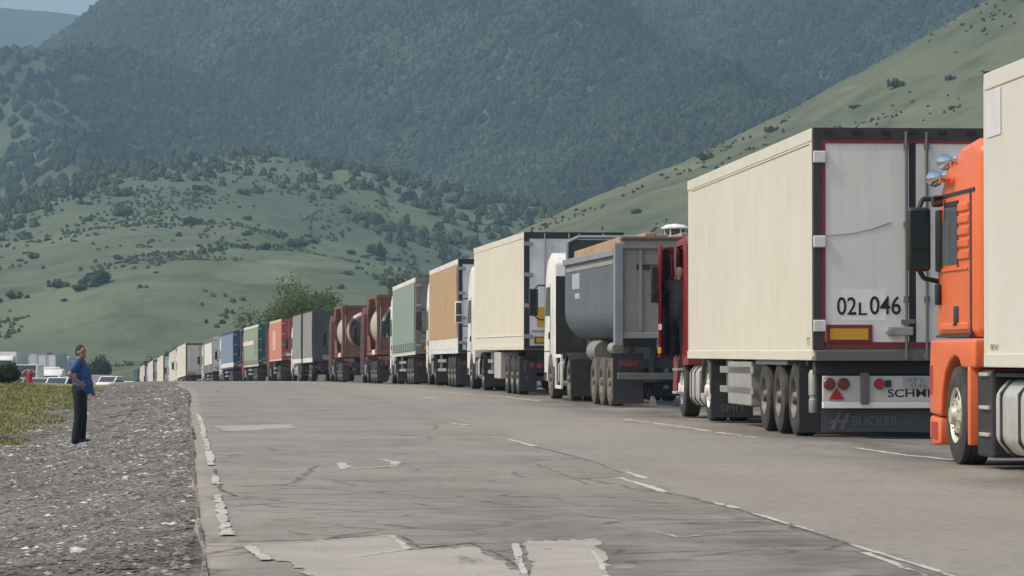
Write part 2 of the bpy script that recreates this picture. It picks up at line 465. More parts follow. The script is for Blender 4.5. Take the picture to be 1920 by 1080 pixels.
M_line = t.done(t.mix(t.ramp(t.math('ADD', t.math('MULTIPLY', n, .6), t.math('MULTIPLY', n2, .4)), .40, .62), (0.46, 0.44, 0.388), (0.31, 0.29, 0.252)), .85)
t = NT('pale concrete patch')
uvc = t.coord('Object'); n = t.noise(uvc, 1.2, 6, .65, .4); n2 = t.noise(uvc, 9, 4, .7)
pc = t.mix(t.ramp(n, .3, .7), (0.25, 0.23, 0.195), (0.345, 0.317, 0.268))
pc = t.mix(t.ramp(n2, .6, .75, 0, .5), pc, (0.15, 0.14, 0.125)); t.bump(n2, .3, .01)
wear(t, .34, .44, 3.2, False)
M_patch = t.done(pc, .9)
t = NT('dark tar seam')
uvc = t.coord('Object'); n = t.noise(uvc, 5, 5, .7)
wear(t, .42, .50, 8)
M_seam = t.done(t.mix(t.ramp(n, .46, .58), (0.05, 0.046, 0.042), (0.20, 0.186, 0.165)), .9)
def strip(name, pts, widths, mat, lift, n=24, rag=0.0, parent=road):
    n = n * 2
    """a ragged ribbon on the road; pts are (offset from the centre line, y)"""
    ys = np.array([p[1] for p in pts], float); os_ = np.array([p[0] for p in pts], float)
    tt = np.linspace(0, 1, n); s = np.linspace(0, 1, len(pts))
    yy = np.interp(tt, s, ys); oo = np.interp(tt, s, os_); ww = np.interp(tt, s, np.broadcast_to(widths, len(pts)))
    V = []; n_ = n; sd = random.random() * 99
    rg = [fbm(np.arange(n) * .13 + sd, np.full(n, q * 9.0), 3) * 1.3 for q in (0, 1)]
    for k in range(n):
        dx = (oo[min(k + 1, n - 1)] - oo[max(k - 1, 0)]); dy = (yy[min(k + 1, n - 1)] - yy[max(k - 1, 0)])
        L = math.hypot(dx, dy) or 1
        nx, ny = dy / L, -dx / L
        for sgn in (-1, 1):
            w = ww[k] * .5 * (1 + rag * float(rg[0 if sgn < 0 else 1][k]))
            px, py = oo[k] + sgn * nx * w, yy[k] + sgn * ny * w
            x = xc(py) + px
            V.append((x, py, road_z(x, py) + lift))
    uv = np.stack([np.tile([0., 1.], n), np.repeat(np.linspace(0, 1, n), 2)], 1)
    return link(name, np_mesh(name, V, grid_faces(n, 2), uv), parent, mat)
def blob(name, pts, mat, lift, parent=road, rag=0.03, sub=16):
    """a ragged sheet with a polygon outline; pts are (offset, y)"""
    P = []
    for i in range(len(pts)):
        a = pts[i]; b = pts[(i + 1) % len(pts)]
        for k in range(sub):
            f = k / sub; r = rag if k else rag * .4
            P.append((a[0] + (b[0] - a[0]) * f + random.uniform(-r, r), a[1] + (b[1] - a[1]) * f + random.uniform(-r, r) * 3))
    bm = bmesh.new()
    vs = [bm.verts.new((xc(p[1]) + p[0], p[1], 0)) for p in P]
    bm.faces.new(vs)
    bmesh.ops.triangulate(bm, faces=bm.faces)
    bmesh.ops.subdivide_edges(bm, edges=bm.edges, cuts=2, use_grid_fill=True)
    for v in bm.verts: v.co.z = road_z(v.co.x, v.co.y) + lift
    for f in bm.faces:
        if f.normal.z < 0: f.normal_flip()
    me = bpy.data.meshes.new(name); bm.to_mesh(me); bm.free()
    return link(name, me, parent, mat)
def px_road(px, py, h=None):
    """photo pixel on the road -> (offset, y); only used to read the marks' places off the plan"""
    Y = 30.0
    for _ in range(40): Y = (EYE - rz(Y)) * 6200 / (py - 672)
    return ((px - 960) / 6200 * Y - xc(Y), Y)
PR = lambda *q: [px_road(*p) for p in q]
# left edge line, in worn pieces
for a in ([(370, 776), (382, 812), (398, 872)], [(408, 928), (417, 968), (425, 1004)], [(404, 893), (406, 908)]):
    strip('edge_line', PR(*a), 0.10, M_line, .004, 40, .3)
# centre dashes
for a in ([(953, 824), (1003, 838)], [(1160, 893), (1205, 907), (1248, 922)], [(845, 793), (878, 797)], [(796, 743), (818, 746)],
          [(1340, 944), (1382, 957)], [(1170, 880), (1212, 895)]):
    strip('centre_dash', PR(*a), 0.11 if a[0][1] > 800 else .16, M_line, .004, 22, .3)
for a in ([(1410, 967), (1470, 985), (1525, 1000)], [(1598, 1026), (1690, 1054), (1790, 1085)], [(1620, 1040), (1690, 1066), (1735, 1084)]):
    strip('centre_line', PR(*a), 0.055, M_line, .004, 26, .8)
strip('seam_crack', PR((1005, 840), (1060, 855), (1120, 868), (1170, 884)), 0.035, M_seam, .003, 40, .9)
strip('seam_crack', PR((1245, 922), (1290, 932), (1330, 944), (1410, 968), (1500, 996), (1590, 1024), (1700, 1058), (1800, 1090)), 0.036, M_seam, .003, 70, .9)
# edge line of the lorry lane
for a in ([(690, 729), (760, 730), (850, 737)], [(850, 737), (930, 743), (1010, 752)], [(1170, 787), (1250, 797), (1330, 810)], [(1340, 812), (1420, 822)], [(1600, 842), (1700, 855), (1790, 864)]):
    strip('lane_line', PR(*a), 0.16, M_line, .004, 26, .5)
# pale patches and scars
blob('concrete_patch', PR((470, 1019), (735, 1006), (770, 1028), (890, 1023), (950, 1052), (1000, 1090), (600, 1090), (545, 1050), (480, 1040)), M_patch, .0035)
blob('concrete_patch', PR((985, 1014), (1118, 1011), (1150, 1090), (1000, 1090)), M_patch, .0035)
blob('concrete_patch', PR((400, 800), (545, 796), (562, 803), (420, 810)), M_patch, .0035, rag=.05)
strip('patch_rim', PR((466, 1020), (600, 1014), (735, 1005), (765, 1027), (672, 1040)), 0.05, M_line, .0055, 40, .7)
strip('patch_rim', PR((967, 1018), (975, 1050), (985, 1085)), 0.055, M_line, .0055, 22, .4)
strip('patch_rim', PR((1110, 1030), (1128, 1060), (1140, 1086)), 0.05, M_line, .0055, 22, .4)
strip('patch_rim', PR((466, 1022), (500, 1046)), 0.09, M_line, .0065, 14, .35)
strip('painted_mark', PR((640, 868), (648, 880), (738, 874), (742, 866), (712, 861)), .14, M_line, .004, 40, .35)
strip('patch_crack', PR((430, 1012), (600, 1012), (740, 1000), (790, 1025), (880, 1016), (950, 1040), (990, 1075)), .034, M_seam, .003, 60, .9)
strip('patch_crack', PR((1230, 1000), (1270, 1010), (1370, 1003)), .03, M_line, .004, 26, .8)
strip('patch_crack', PR((1000, 868), (1040, 880), (1100, 905)), .03, M_seam, .003, 26, .9)
strip('patch_crack', PR((405, 880), (412, 915), (440, 930)), .04, M_seam, .003, 20, .8)
strip('patch_crack', PR((350, 740), (356, 800), (360, 850), (366, 905), (378, 1010), (384, 1085)), .035, M_seam, .003, 80, .7)

# --- loose stones on the shoulder (nobody could count them)
def stone_cloud(n, ymin, ymax, omin, omax, smin, smax, seed):
    r = np.random.default_rng(seed)
    Y = ymin * (ymax / ymin) ** r.random(n); O = omin + (omax - omin) * r.random(n)
    X = XC(Y) + O
    keep = fbm(X * .8, Y * .5, 3) + .5 * r.random(n) > -.30
    X = X[keep]; Y = Y[keep]; n = len(X)
    Z = ground_z(X, Y)
    s = smin + (smax - smin) * r.random(n) ** 4
    basev = np.array([(1, 0, 0), (.3, .9, 0), (-.8, .5, 0), (-.7, -.6, 0), (.4, -.9, 0), (.2, .1, .75), (0, 0, -.5)])
    F0 = np.array([(0, 1, 5), (1, 2, 5), (2, 3, 5), (3, 4, 5), (4, 0, 5), (1, 0, 6), (2, 1, 6), (3, 2, 6), (4, 3, 6), (0, 4, 6)])
    P = basev[None] * np.array([1.25, 1.25, .6]) * (1 + .6 * (r.random((n, 7, 3)) - .5))
    a = r.random(n) * 6.283; ca, sa = np.cos(a)[:, None], np.sin(a)[:, None]
    x = P[..., 0] * ca - P[..., 1] * sa; y = P[..., 0] * sa + P[..., 1] * ca
    V = np.stack([x * s[:, None] + X[:, None], y * s[:, None] + Y[:, None], P[..., 2] * s[:, None] + Z[:, None] + .1 * s[:, None]], -1)
    F = F0[None] + (np.arange(n) * 7)[:, None, None]
    return V.reshape(-1, 3), F.reshape(-1, 3)
t = NT('mixed gravel')
gi = t.n.new('ShaderNodeNewGeometry')
rnd = gi.outputs['Random Per Island']
c = t.mix(t.ramp(rnd, 0, .75), (0.066, 0.061, 0.054), (0.235, 0.218, 0.19)); c = t.mix(t.ramp(rnd, .935, .96), c, (0.55, 0.53, 0.48))
c = t.mix(t.math('MULTIPLY', t.ramp(rnd, .30, .31), t.ramp(rnd, .36, .37, .5, 0)), c, (0.17, 0.12, 0.10))
c = t.mix(t.ramp(t.noise(t.coord('Object'), .55, 5, .65, .5), .48, .62, 0, .7), c, (0.075, 0.07, 0.062))
sy = t.n.new('ShaderNodeSeparateXYZ'); t.l(t.coord('Object'), sy.inputs[0])
dm = t.math('MULTIPLY', t.math('MULTIPLY', t.ramp(sy.outputs['Y'], 18.2, 19.2), t.ramp(sy.outputs['Y'], 20.2, 21.6, 1, 0)), t.ramp(t.noise(t.coord('Object'), 1.1, 4, .6), .38, .55))
c = t.mix(t.math('MULTIPLY', dm, .75), c, (0.04, 0.037, 0.033))
M_stone = t.done(c, .9)
V, F = stone_cloud(70000, 15, 60, -8.3, -3.85, .005, .036, 3)
V2, F2 = stone_cloud(16000, 50, 128, -8.8, -4.4, .012, .06, 4)
F2 = F2 + len(V); V = np.concatenate([V, V2]); F = np.concatenate([F, F2])
tag(link('gravel', np_mesh('gravel', V, F), None, M_stone), 'grey and pale loose gravel on the road shoulder', 'gravel', kind='stuff')
# larger pale stones one can pick out
M_pale = paint('pale limestone', (0.50, 0.48, 0.43), .85, dirt=.3)
M_midst = paint('grey stone', (0.22, 0.205, 0.18), .9, dirt=.3)
sm = []
for k in range(4):
    bm = bmesh.new(); bmesh.ops.create_icosphere(bm, subdivisions=2, radius=1)
    for v in bm.verts:
        nn = 1 + .3 * math.sin(v.co.x * 3 + k) * math.cos(v.co.y * 2.3 - k) + .12 * math.sin(v.co.z * 5 + 2 * k)
        v.co = Vector((v.co.x * 1.15 * nn, v.co.y * .9 * nn, v.co.z * .6 * nn))
    me = bpy.data.meshes.new('stone'); bm.to_mesh(me); bm.free(); me.materials.append(M_pale if k % 2 == 0 else M_midst); sm.append(me)
for i in range(30):
    y = 17 * (52 / 17) ** random.random(); o = random.uniform(-7.6, -4.3); x = xc(y) + o
    k = i % 4; s = random.uniform(.018, .036) * (1 + y / 40)
    st = link('stone', sm[k]); st.location = (x, y, gz(x, y) + .2 * s); st.scale = (s, s, s); st.rotation_euler.z = random.uniform(0, 6)
    tag(st, ['pale fist-sized stone lying on the gravel shoulder', 'dull grey fist-sized stone lying on the gravel shoulder'][k % 2], 'stone', ['pale stones on the shoulder', 'grey stones on the shoulder'][k % 2])
# --- grass on the bank
def blades(n, gen, hmin, hmax, seed, wid=.016):
    r = np.random.default_rng(seed)
    X, Y = gen(r, n); n = len(X); Z = ground_z(X, Y)
    h = hmin + (hmax - hmin) * r.random(n) ** 2; a = r.random(n) * 6.283; lean = (r.random((n, 2)) - .5) * 1.1
    w = wid * (1 + r.random(n))
    p0 = np.stack([X + np.cos(a) * w, Y + np.sin(a) * w, Z - .01], 1); p1 = np.stack([X - np.cos(a) * w, Y - np.sin(a) * w, Z - .01], 1)
    p2 = np.stack([X + lean[:, 0] * h, Y + lean[:, 1] * h, Z + h], 1)
    return np.stack([p0, p1, p2], 1).reshape(-1, 3), np.arange(n * 3).reshape(-1, 3)
def gen_bank(r, n):
    Y = 46 * (125 / 46) ** r.random(n); O = -16 + 8.6 * r.random(n); X = XC(Y) + O
    k = (O + fbm(X * .55, Y * .55, 4) * 1.1) < -7.9
    return X[k], Y[k]
t = NT('dry meadow grass')
gi = t.n.new('ShaderNodeNewGeometry'); rnd = gi.outputs['Random Per Island']
cc = t.mix(rnd, (0.175, 0.180, 0.062), (0.30, 0.285, 0.115))
cc = t.mix(t.ramp(t.noise(t.coord('Object'), .7, 4), .45, .65, 0, .6), cc, (0.16, 0.165, 0.055))
M_grass = t.done(cc, .8, 0, .2)
V, F = blades(150000, gen_bank, .02, .085, 5)
tag(link('grass', np_mesh('grass', V, F), None, M_grass), 'short dry olive grass covering the bank on the left', 'grass', kind='stuff')

# ================================================================ mountains
def ridge(name, crest, Yf, Yc, Yb, X0, X1, nx, ny, shape, amp, zf, mat, freq=1 / 160, spur=0.0, wob=0.0, pfun=None):
    k = 6200 / Yc
    cx = np.array([(p[0] - 960) / k for p in crest]); cz = np.array([EYE + (672 - p[1]) / k for p in crest])
    xs = np.linspace(X0, X1, nx); ys = np.concatenate([np.linspace(Yf, Yc, ny), np.linspace(Yc, Yb, max(6, ny // 5))[1:]])
    Yg, Xg = np.meshgrid(ys, xs, indexing='ij')
    def zfun(X, Y):
        X = np.asarray(X, float); Y = np.asarray(Y, float)
        h = np.interp(X, cx, cz)
        for d in (-.012, .012, -.024, .024): h = h + np.interp(X + d * Yc, cx, cz)
        h = h / 5
        v = (Y - Yf) / (Yc - Yf)
        z = zf + (h - zf) * np.where(v <= 1, shape(np.clip(v, 0, 1)), 1 - .35 * np.clip(v - 1, 0, 2) ** 1.2)
        fade = np.sin(np.clip(v, 0, 1) * math.pi) ** .7
        z = z + amp * fade * fbm(X * freq, Y * freq * .8, 5, .5)
        if spur: z = z + spur * fade * (np.abs(((X * .9 + Y * .42) / 260 + .35 * fbm(X / 300, Y / 300, 3)) % 1 - .5) * 2 - .5)
        z = z + wob * fbm(X * freq * 7, Y * freq * 7, 3) * np.clip(v * 4, 0, 1)
        return z
    Zg = zfun(Xg, Yg)
    o = link(name, np_mesh(name, np.stack([Xg, Yg, Zg], -1).reshape(-1, 3), grid_faces(len(ys), nx), None, True), None, mat)
    tag(o, kind='structure')
    return o, zfun
def hill_mat(name, lightc, midc, darkc, s1, s2, pale=.3, steps=0.0):
    t = NT(name); v = t.coord('Object'); vs = t.coord('Object', (1, .45, 3.0))
    n1 = t.noise(v, s1, 6, .62, .3); n2 = t.noise(v, s2, 5, .65, .2); n3 = t.noise(vs, s1 * 1.7, 5, .6)
    c = t.mix(t.ramp(n1, .35, .66), midc, lightc)
    c = t.mix(t.ramp(n2, .47, .66, 0, .8), c, darkc)
    c = t.mix(t.ramp(t.noise(v, s1 * .45, 4, .6), .45, .62, 0, .55), c, mul(darkc, 1.15))
    c = t.mix(t.ramp(n3, .60, .68, 0, pale), c, mul(lightc, 1.5))
    t.bump(n2, .5, 2.0)
    return t.done(c, .95, 0, .1)
M_foot = hill_mat('foothill meadow', (0.128, 0.148, 0.090), (0.088, 0.110, 0.068), (0.058, 0.078, 0.050), .014, .06, .5)
M_right = hill_mat('right hill meadow', (0.135, 0.142, 0.088), (0.090, 0.102, 0.064), (0.056, 0.070, 0.046), .022, .07, .45)
M_forestfloor = hill_mat('forested mountain floor', (0.076, 0.092, 0.058), (0.056, 0.071, 0.046), (0.038, 0.052, 0.035), .006, .03, .3)
M_farblue = hill_mat('far mountain woodland', (0.05, 0.062, 0.035), (0.035, 0.046, 0.028), (0.02, 0.028, 0.018), .003, .015, .05)
foot, zfoot = ridge('foothill', [(-900, 500), (-300, 430), (0, 400), (70, 372), (130, 340), (200, 310), (300, 298), (430, 292), (560, 290), (700, 312), (800, 345), (860, 364), (950, 388), (1050, 402), (1300, 380), (1900, 250), (2600, 200)],
                    560, 1150, 1500, -420, 330, 190, 150, lambda v: .25 * v + .75 * v ** 1.5, 13, -4, M_foot, 1 / 120, 7, 1.3)
rh, zright = ridge('right_hill', [(300, 672), (520, 655), (640, 622), (740, 565), (860, 488), (960, 436), (1070, 387), (1200, 335), (1330, 283), (1440, 230), (1560, 165), (1720, 75), (1850, 0), (1950, -60), (2200, -170), (3200, -320)],
                   330, 750, 1150, -90, 320, 150, 120, lambda v: v ** 1.25, 4.5, -3, M_right, 1 / 70, 2.5, .7)
fm, zforest = ridge('forested_mountain', [(-1800, 420), (-900, 330), (-200, 215), (0, 155), (60, 128), (130, 82), (215, 35), (270, 4), (330, -30), (450, -90), (700, -160), (1000, -200), (1500, -230), (2000, -200), (3200, -120)],
                    1080, 2600, 3100, -1150, 1050, 200, 170, lambda v: .35 * v + .65 * v ** 1.35, 55, -5, M_forestfloor, 1 / 330, 95, 3)
far, zfar = ridge('far_mountain', [(-2400, -40), (-900, 40), (-250, -5), (0, 12), (60, 8), (100, 16), (140, 27), (215, 35), (300, 66), (500, 140), (900, 200), (2000, 250)],
                  2900, 4300, 5100, -2300, 800, 130, 60, lambda v: v, 50, -5, M_farblue, 1 / 500, 20, 4)

# --- woods on the mountain: crowns scattered by geometry nodes
def leaf_mat(name, a, b, rough=.7):
    t = NT(name); oi = t.n.new('ShaderNodeObjectInfo'); gi = t.n.new('ShaderNodeNewGeometry')
    f = t.math('ADD', t.math('MULTIPLY', oi.outputs['Random'], .55), t.math('MULTIPLY', gi.outputs['Random Per Island'], .45))
    m = t.done(t.mix(f, a, b), rough, 0, .2)
    tr = t.n.new('ShaderNodeBsdfTranslucent'); mx = t.n.new('ShaderNodeMixShader'); mx.inputs[0].default_value = .35
    tr.inputs[0].default_value = (b[0] * 1.2, b[1] * 1.3, b[2], 1)
    t.l(t.p.outputs[0], mx.inputs[1]); t.l(tr.outputs[0], mx.inputs[2]); t.l(mx.outputs[0], t.out.inputs['Surface'])
    return m
M_wood = leaf_mat('woodland crowns', (0.020, 0.036, 0.020), (0.055, 0.078, 0.040))
def tone_variation(m, scale, k):
    nt = m.node_tree; p = nt.nodes['Principled BSDF']; src = p.inputs['Base Color'].links[0].from_socket
    ge = nt.nodes.new('ShaderNodeNewGeometry'); nz = nt.nodes.new('ShaderNodeTexNoise'); nz.inputs['Scale'].default_value = scale; nz.inputs['Detail'].default_value = 5
    nt.links.new(ge.outputs['Position'], nz.inputs['Vector'])
    mr = nt.nodes.new('ShaderNodeMapRange'); mr.inputs[1].default_value = .35; mr.inputs[2].default_value = .65; mr.inputs[3].default_value = 1 - k; mr.inputs[4].default_value = 1 + k
    nt.links.new(nz.outputs['Fac'], mr.inputs[0])
    mx = nt.nodes.new('ShaderNodeMix'); mx.data_type = 'RGBA'; mx.blend_type = 'MULTIPLY'; mx.inputs[0].default_value = 1
    nt.links.new(src, mx.inputs[6]); nt.links.new(mr.outputs[0], mx.inputs[7]); nt.links.new(mx.outputs[2], p.inputs['Base Color'])
tone_variation(M_wood, .006, .55)  # broad light and dark tree tones, partly painted in for gully shading
tone_variation(M_wood, .035, .4)
def scatter(name, pts, rad, seed, mat, label):
    me = bpy.data.meshes.new(name); me.from_pydata([tuple(p) for p in pts], [], [])
    o = link(name, me); me.materials.append(mat)
    ng = bpy.data.node_groups.new(name + '_nodes', 'GeometryNodeTree')
    ng.interface.new_socket('Geometry', in_out='INPUT', socket_type='NodeSocketGeometry')
    ng.interface.new_socket('Geometry', in_out='OUTPUT', socket_type='NodeSocketGeometry')
    N = ng.nodes; L = ng.links
    gi = N.new('NodeGroupInput'); go = N.new('NodeGroupOutput')
    ico = N.new('GeometryNodeMeshIcoSphere'); ico.inputs['Radius'].default_value = rad; ico.inputs['Subdivisions'].default_value = 3
    sp = N.new('GeometryNodeSetPosition'); nz = N.new('ShaderNodeTexNoise'); nz.inputs['Scale'].default_value = 1.9 / rad; nz.inputs['Detail'].default_value = 3
    nz.noise_dimensions = '4D'; nz.inputs['W'].default_value = seed
    sub = N.new('ShaderNodeVectorMath'); sub.operation = 'SUBTRACT'; sub.inputs[1].default_value = (.5, .5, .5)
    sc = N.new('ShaderNodeVectorMath'); sc.operation = 'SCALE'; sc.inputs['Scale'].default_value = rad * 2.2
    L.new(nz.outputs['Color'], sub.inputs[0]); L.new(sub.outputs[0], sc.inputs[0]); L.new(sc.outputs[0], sp.inputs['Offset'])
    L.new(ico.outputs['Mesh'], sp.inputs['Geometry'])
    smt = N.new('GeometryNodeSetMaterial'); smt.inputs['Material'].default_value = mat
    L.new(sp.outputs[0], smt.inputs['Geometry'])
    ip = N.new('GeometryNodeInstanceOnPoints')
    rv = N.new('FunctionNodeRandomValue'); rv.data_type = 'FLOAT_VECTOR'; rv.inputs[0].default_value = (-.2, -.2, 0); rv.inputs[1].default_value = (.2, .2, 6.28)
    rs = N.new('FunctionNodeRandomValue'); rs.data_type = 'FLOAT_VECTOR'; rs.inputs[0].default_value = (.55, .55, .7); rs.inputs[1].default_value = (1.35, 1.35, 1.7)
    rs.inputs['Seed'].default_value = seed
    L.new(gi.outputs[0], ip.inputs['Points']); L.new(smt.outputs[0], ip.inputs['Instance'])
    L.new(rv.outputs[0], ip.inputs['Rotation']); L.new(rs.outputs[0], ip.inputs['Scale'])
    L.new(ip.outputs[0], go.inputs[0])
    md = o.modifiers.new('scatter', 'NODES'); md.node_group = ng
    return tag(o, label, 'forest', kind='stuff')
def forest_points(n, seed, zf, Y0, Y1, thr):
    r = np.random.default_rng(seed)
    Y = Y0 + (Y1 - Y0) * r.random(n); X = (r.random(n) * 1.25 - .64) * .36 * Y
    d = fbm(X / 130, Y / 130, 4)
    # open grass patch low on the left flank
    w = .10 * fbm(X / 170 + 5, Y / 170, 4)
    open_left = sstep(-.104, -.136, X / Y + .12 * w) * sstep(2250, 1850, Y + 900 * w)
    k = (d + .25 * (r.random(n) - .5) > thr) & (r.random(n) > .90 * open_left)
    X, Y = X[k], Y[k]
    return np.stack([X, Y, zf(X, Y) + 1.0], 1)
scatter('forest', forest_points(70000, 21, zforest, 1150, 2680, -.62), 2.7, 3, M_wood, 'dark broadleaf forest covering the big mountain')
scatter('forest', forest_points(30000, 22, zforest, 1150, 2680, -.45), 3.6, 8, M_wood, 'taller darker trees mixed through the mountain forest')

def spill_points(n, seed):
    r = np.random.default_rng(seed)
    Y = 900 + 300 * r.random(n); px = -150 + 1350 * r.random(n); X = (px - 960) / 6200 * Y
    edge = np.interp(px, [-150, 0, 160, 260, 560, 700, 850, 1000, 1200], [990, 1040, 1115, 1185, 1185, 1130, 1060, 1000, 990])
    k = r.random(n) < .9 * sstep(-170, 60, Y + 110 * fbm(X / 40, Y / 40, 4) - edge) ** 1.6
    X, Y = X[k], Y[k]
    return np.stack([X, Y, zfoot(X, Y) + .6], 1)
M_wood_hazed = leaf_mat('haze paled edge crowns', (0.054, 0.074, 0.046), (0.088, 0.112, 0.066))  # colour lightened to make up for the thinner haze here
scatter('forest', spill_points(3000, 23), 1.45, 5, M_wood_hazed, 'ragged lower edge of the woods spilling onto the foothill')
M_scrub = leaf_mat('hillside scrub', (0.072, 0.096, 0.057), (0.105, 0.132, 0.077))
tone_variation(M_scrub, .03, .4)
def scrub_points(n, seed, zf, X0, X1, Y0, Y1, thr):
    r = np.random.default_rng(seed); Y = Y0 + (Y1 - Y0) * r.random(n); X = (X0 + (X1 - X0) * r.random(n)) * Y
    k = fbm(X / 26, Y / 40, 4) + .5 * (r.random(n) - .5) > thr
    X, Y = X[k], Y[k]
    return np.stack([X, Y, zf(X, Y) + .05], 1)
o_ = scatter('scrub', scrub_points(11000, 31, zfoot, -.17, .03, 640, 1150, .24), .5, 6, M_scrub, 'low grey-green scrub speckling the foothill meadow'); o_['category'] = 'scrub'
o_ = scatter('scrub', scrub_points(4500, 32, zright, -.03, .17, 380, 750, .26), .32, 7, M_scrub, 'low grey-green scrub speckling the hill above the trailers'); o_['category'] = 'scrub'
# --- individual shrubs on the green slopes
def leaf_blob(n, rx, ry, rzz, size, seed, zc=.5, lumps=7):
    r = np.random.default_rng(seed)
    cen = r.normal(size=(lumps, 3)) * .42
    cen[:, 2] = np.abs(cen[:, 2]) * .9
    ci = r.integers(0, lumps, n)
    d = r.normal(size=(n, 3)); d /= np.linalg.norm(d, axis=1)[:, None]
    p = cen[ci] + d * (.40 * r.random(n) ** .45 + .10 * r.random(n))[:, None]
    p = p * np.array([rx, ry, rzz]); p[:, 2] += zc * rzz
    p[:, 2] = np.maximum(p[:, 2], .02)
    nrm = d + .7 * r.normal(size=(n, 3)); nrm /= np.linalg.norm(nrm, axis=1)[:, None]
    a = np.cross(nrm, r.normal(size=(n, 3))); a /= np.linalg.norm(a, axis=1)[:, None]; b = np.cross(nrm, a)
    s = (size * (.6 + .8 * r.random(n)))[:, None]
    V = np.stack([p + a * s, p + b * s * .6, p - a * s, p - b * s * .6], 1).reshape(-1, 3)
    return V, np.arange(n * 4).reshape(-1, 4)
M_shrub = leaf_mat('hill shrub leaves', (0.050, 0.070, 0.044), (0.084, 0.108, 0.064))
shrub_me = []
for k in range(4):
    V, F = leaf_blob(360, 1.5, 1.5, 1.15, .30, 40 + k, .25)
    me = np_mesh('shrub', V, F); me.materials.append(M_shrub); shrub_me.append(me)
def shrubs(n, zf, X0, X1, Y0, Y1, label, group, smin, smax, seed, vis):
    r = np.random.default_rng(seed); made = 0; tries = 0
    while made < n and tries < n * 40:
        tries += 1
        Y = r.uniform(Y0, Y1); X = r.uniform(X0, X1) * Y
        if not vis(X, Y) or float(fbm(np.array([X / 60]), np.array([Y / 60]), 3)[0]) + 1.1 * r.random() < .35: continue
        z = float(zf(np.array([X]), np.array([Y]))[0])
        o = link('shrub', shrub_me[int(r.integers(0, 4))]); s = smin + (smax - smin) * r.random() ** 2.5
        o.location = (X, Y, z - .15); o.scale = (s * 1.2, s, s * r.uniform(.8, 1.25)); o.rotation_euler.z = r.uniform(0, 6.28)
        u = (X / Y - X0) / (X1 - X0); v = (Y - Y0) / (Y1 - Y0); f = (s - smin) / (smax - smin)
        tag(o, '%s dark shrub %s on the %s' % (('tiny', 'small', 'middling', 'broad')[min(3, int(f ** .5 * 4))], ('low down at the left', 'low down in the middle', 'low down at the right', 'high up at the left', 'high up in the middle', 'high up at the right')[min(2, int(u * 3)) + (3 if v > .5 else 0)], label), 'shrub', group); made += 1
shrubs(130, zfoot, -.166, .02, 700, 1140, 'green foothill behind the queue', 'shrubs on the foothill', .5, 2.3, 5, lambda x, y: True)
shrubs(50, zright, .0, .165, 420, 745, 'pale hill above the trailers', 'shrubs on the right hill', .35, 1.6, 6, lambda x, y: True)

# --- trees near the queue
M_bark = paint('bark', (0.07, 0.055, 0.04), .9, dirt=.3)
M_leafg = leaf_mat('fresh green leaves', (0.052, 0.080, 0.027), (0.125, 0.158, 0.056))
M_leafd = leaf_mat('dark green leaves', (0.026, 0.042, 0.020), (0.070, 0.090, 0.040))
def tree(px, Y, ztop, width, label, mat, seed, name='leafy_tree', lumps=12, n=2600, size=.16, group=None, tall=.78):
    X = (px - 960) / 6200 * Y
    z0 = gz(X, Y); H = ztop - z0
    root = tag(empty(name, (X, Y, z0)), label, 'tree', group)
    mb = MB(); r = random.Random(seed)
    tr = .03 * H
    mb.tube((0, 0, -.2), (.03 * H, 0, H * .38), tr * 1.3, tr * .8, 8)
    mb.build('trunk', M_bark, root, smooth=True)
    for k in range(5):
        a = k * 1.26 + r.random(); e = (math.cos(a) * width * .28, math.sin(a) * width * .28, H * r.uniform(.55, .8))
        MB().tube((.03 * H, 0, H * .34), e, tr * .6, tr * .15, 6).build('limb', M_bark, root, smooth=True)
    V, F = leaf_blob(n * 3, width * .55, width * .55, H * tall * .5, size * .72, seed, .35 if name == 'bush' else 1.0, lumps * 2)
    V[:, 2] += H * (1 - tall) * .7
    V[:, 2] *= H / max(V[:, 2].max(), .1)
    link('crown', np_mesh('crown', V, F), root, mat)
    return root
tree(548, 262, 8.0, 5.4, 'tall loose green tree rising behind the red container truck', M_leafg, 1, lumps=16, n=3600, size=.17)
tree(614, 266, 7.0, 4.6, 'smaller green tree beside the tall one, behind the tank containers', M_leafg, 2, n=2600)
tree(770, 215, 6.6, 3.6, 'round dark tree showing above the sea-green curtain trailer', M_leafd, 4, n=2200)
tree(692, 330, 6.5, 5.0, 'pale green bush-like tree above the near tank container', M_leafg, 6, n=1600, size=.2)
tree(470, 330, 4.0, 4.4, 'dark bushy tree above the light green lettered trailer', M_leafd, 7, n=1600, size=.2)
tree(412, 380, 4.2, 6.0, 'dark broad tree above the slate blue trailer', M_leafd, 8, n=1700, size=.24)
tree(345, 430, 3.0, 8.0, 'dark spreading tree above the cream box trailer', M_leafd, 9, n=1900, size=.28)
tree(312, 440, 1.6, 6.5, 'dark low tree above the far white trailers', M_leafd, 10, n=1700, size=.28)
tree(285, 470, .8, 6.5, 'farthest dark tree at the end of the queue', M_leafd, 14, n=1500, size=.3)
tree(185, 400, 1.6, 3.6, 'dark rounded tree just behind the man in blue', M_leafd, 11, n=1500, size=.2)
tree(4, 114, 1.0, .95, 'dark dense bush at the left end of the grassy bank', M_leafd, 12, n=2600, size=.06, name='bush', tall=1.0)
tree(-45, 118, 1.1, 1.3, 'dark bush cut by the picture edge on the grassy bank', M_leafd, 13, n=2400, size=.06, name='bush', tall=1.0)
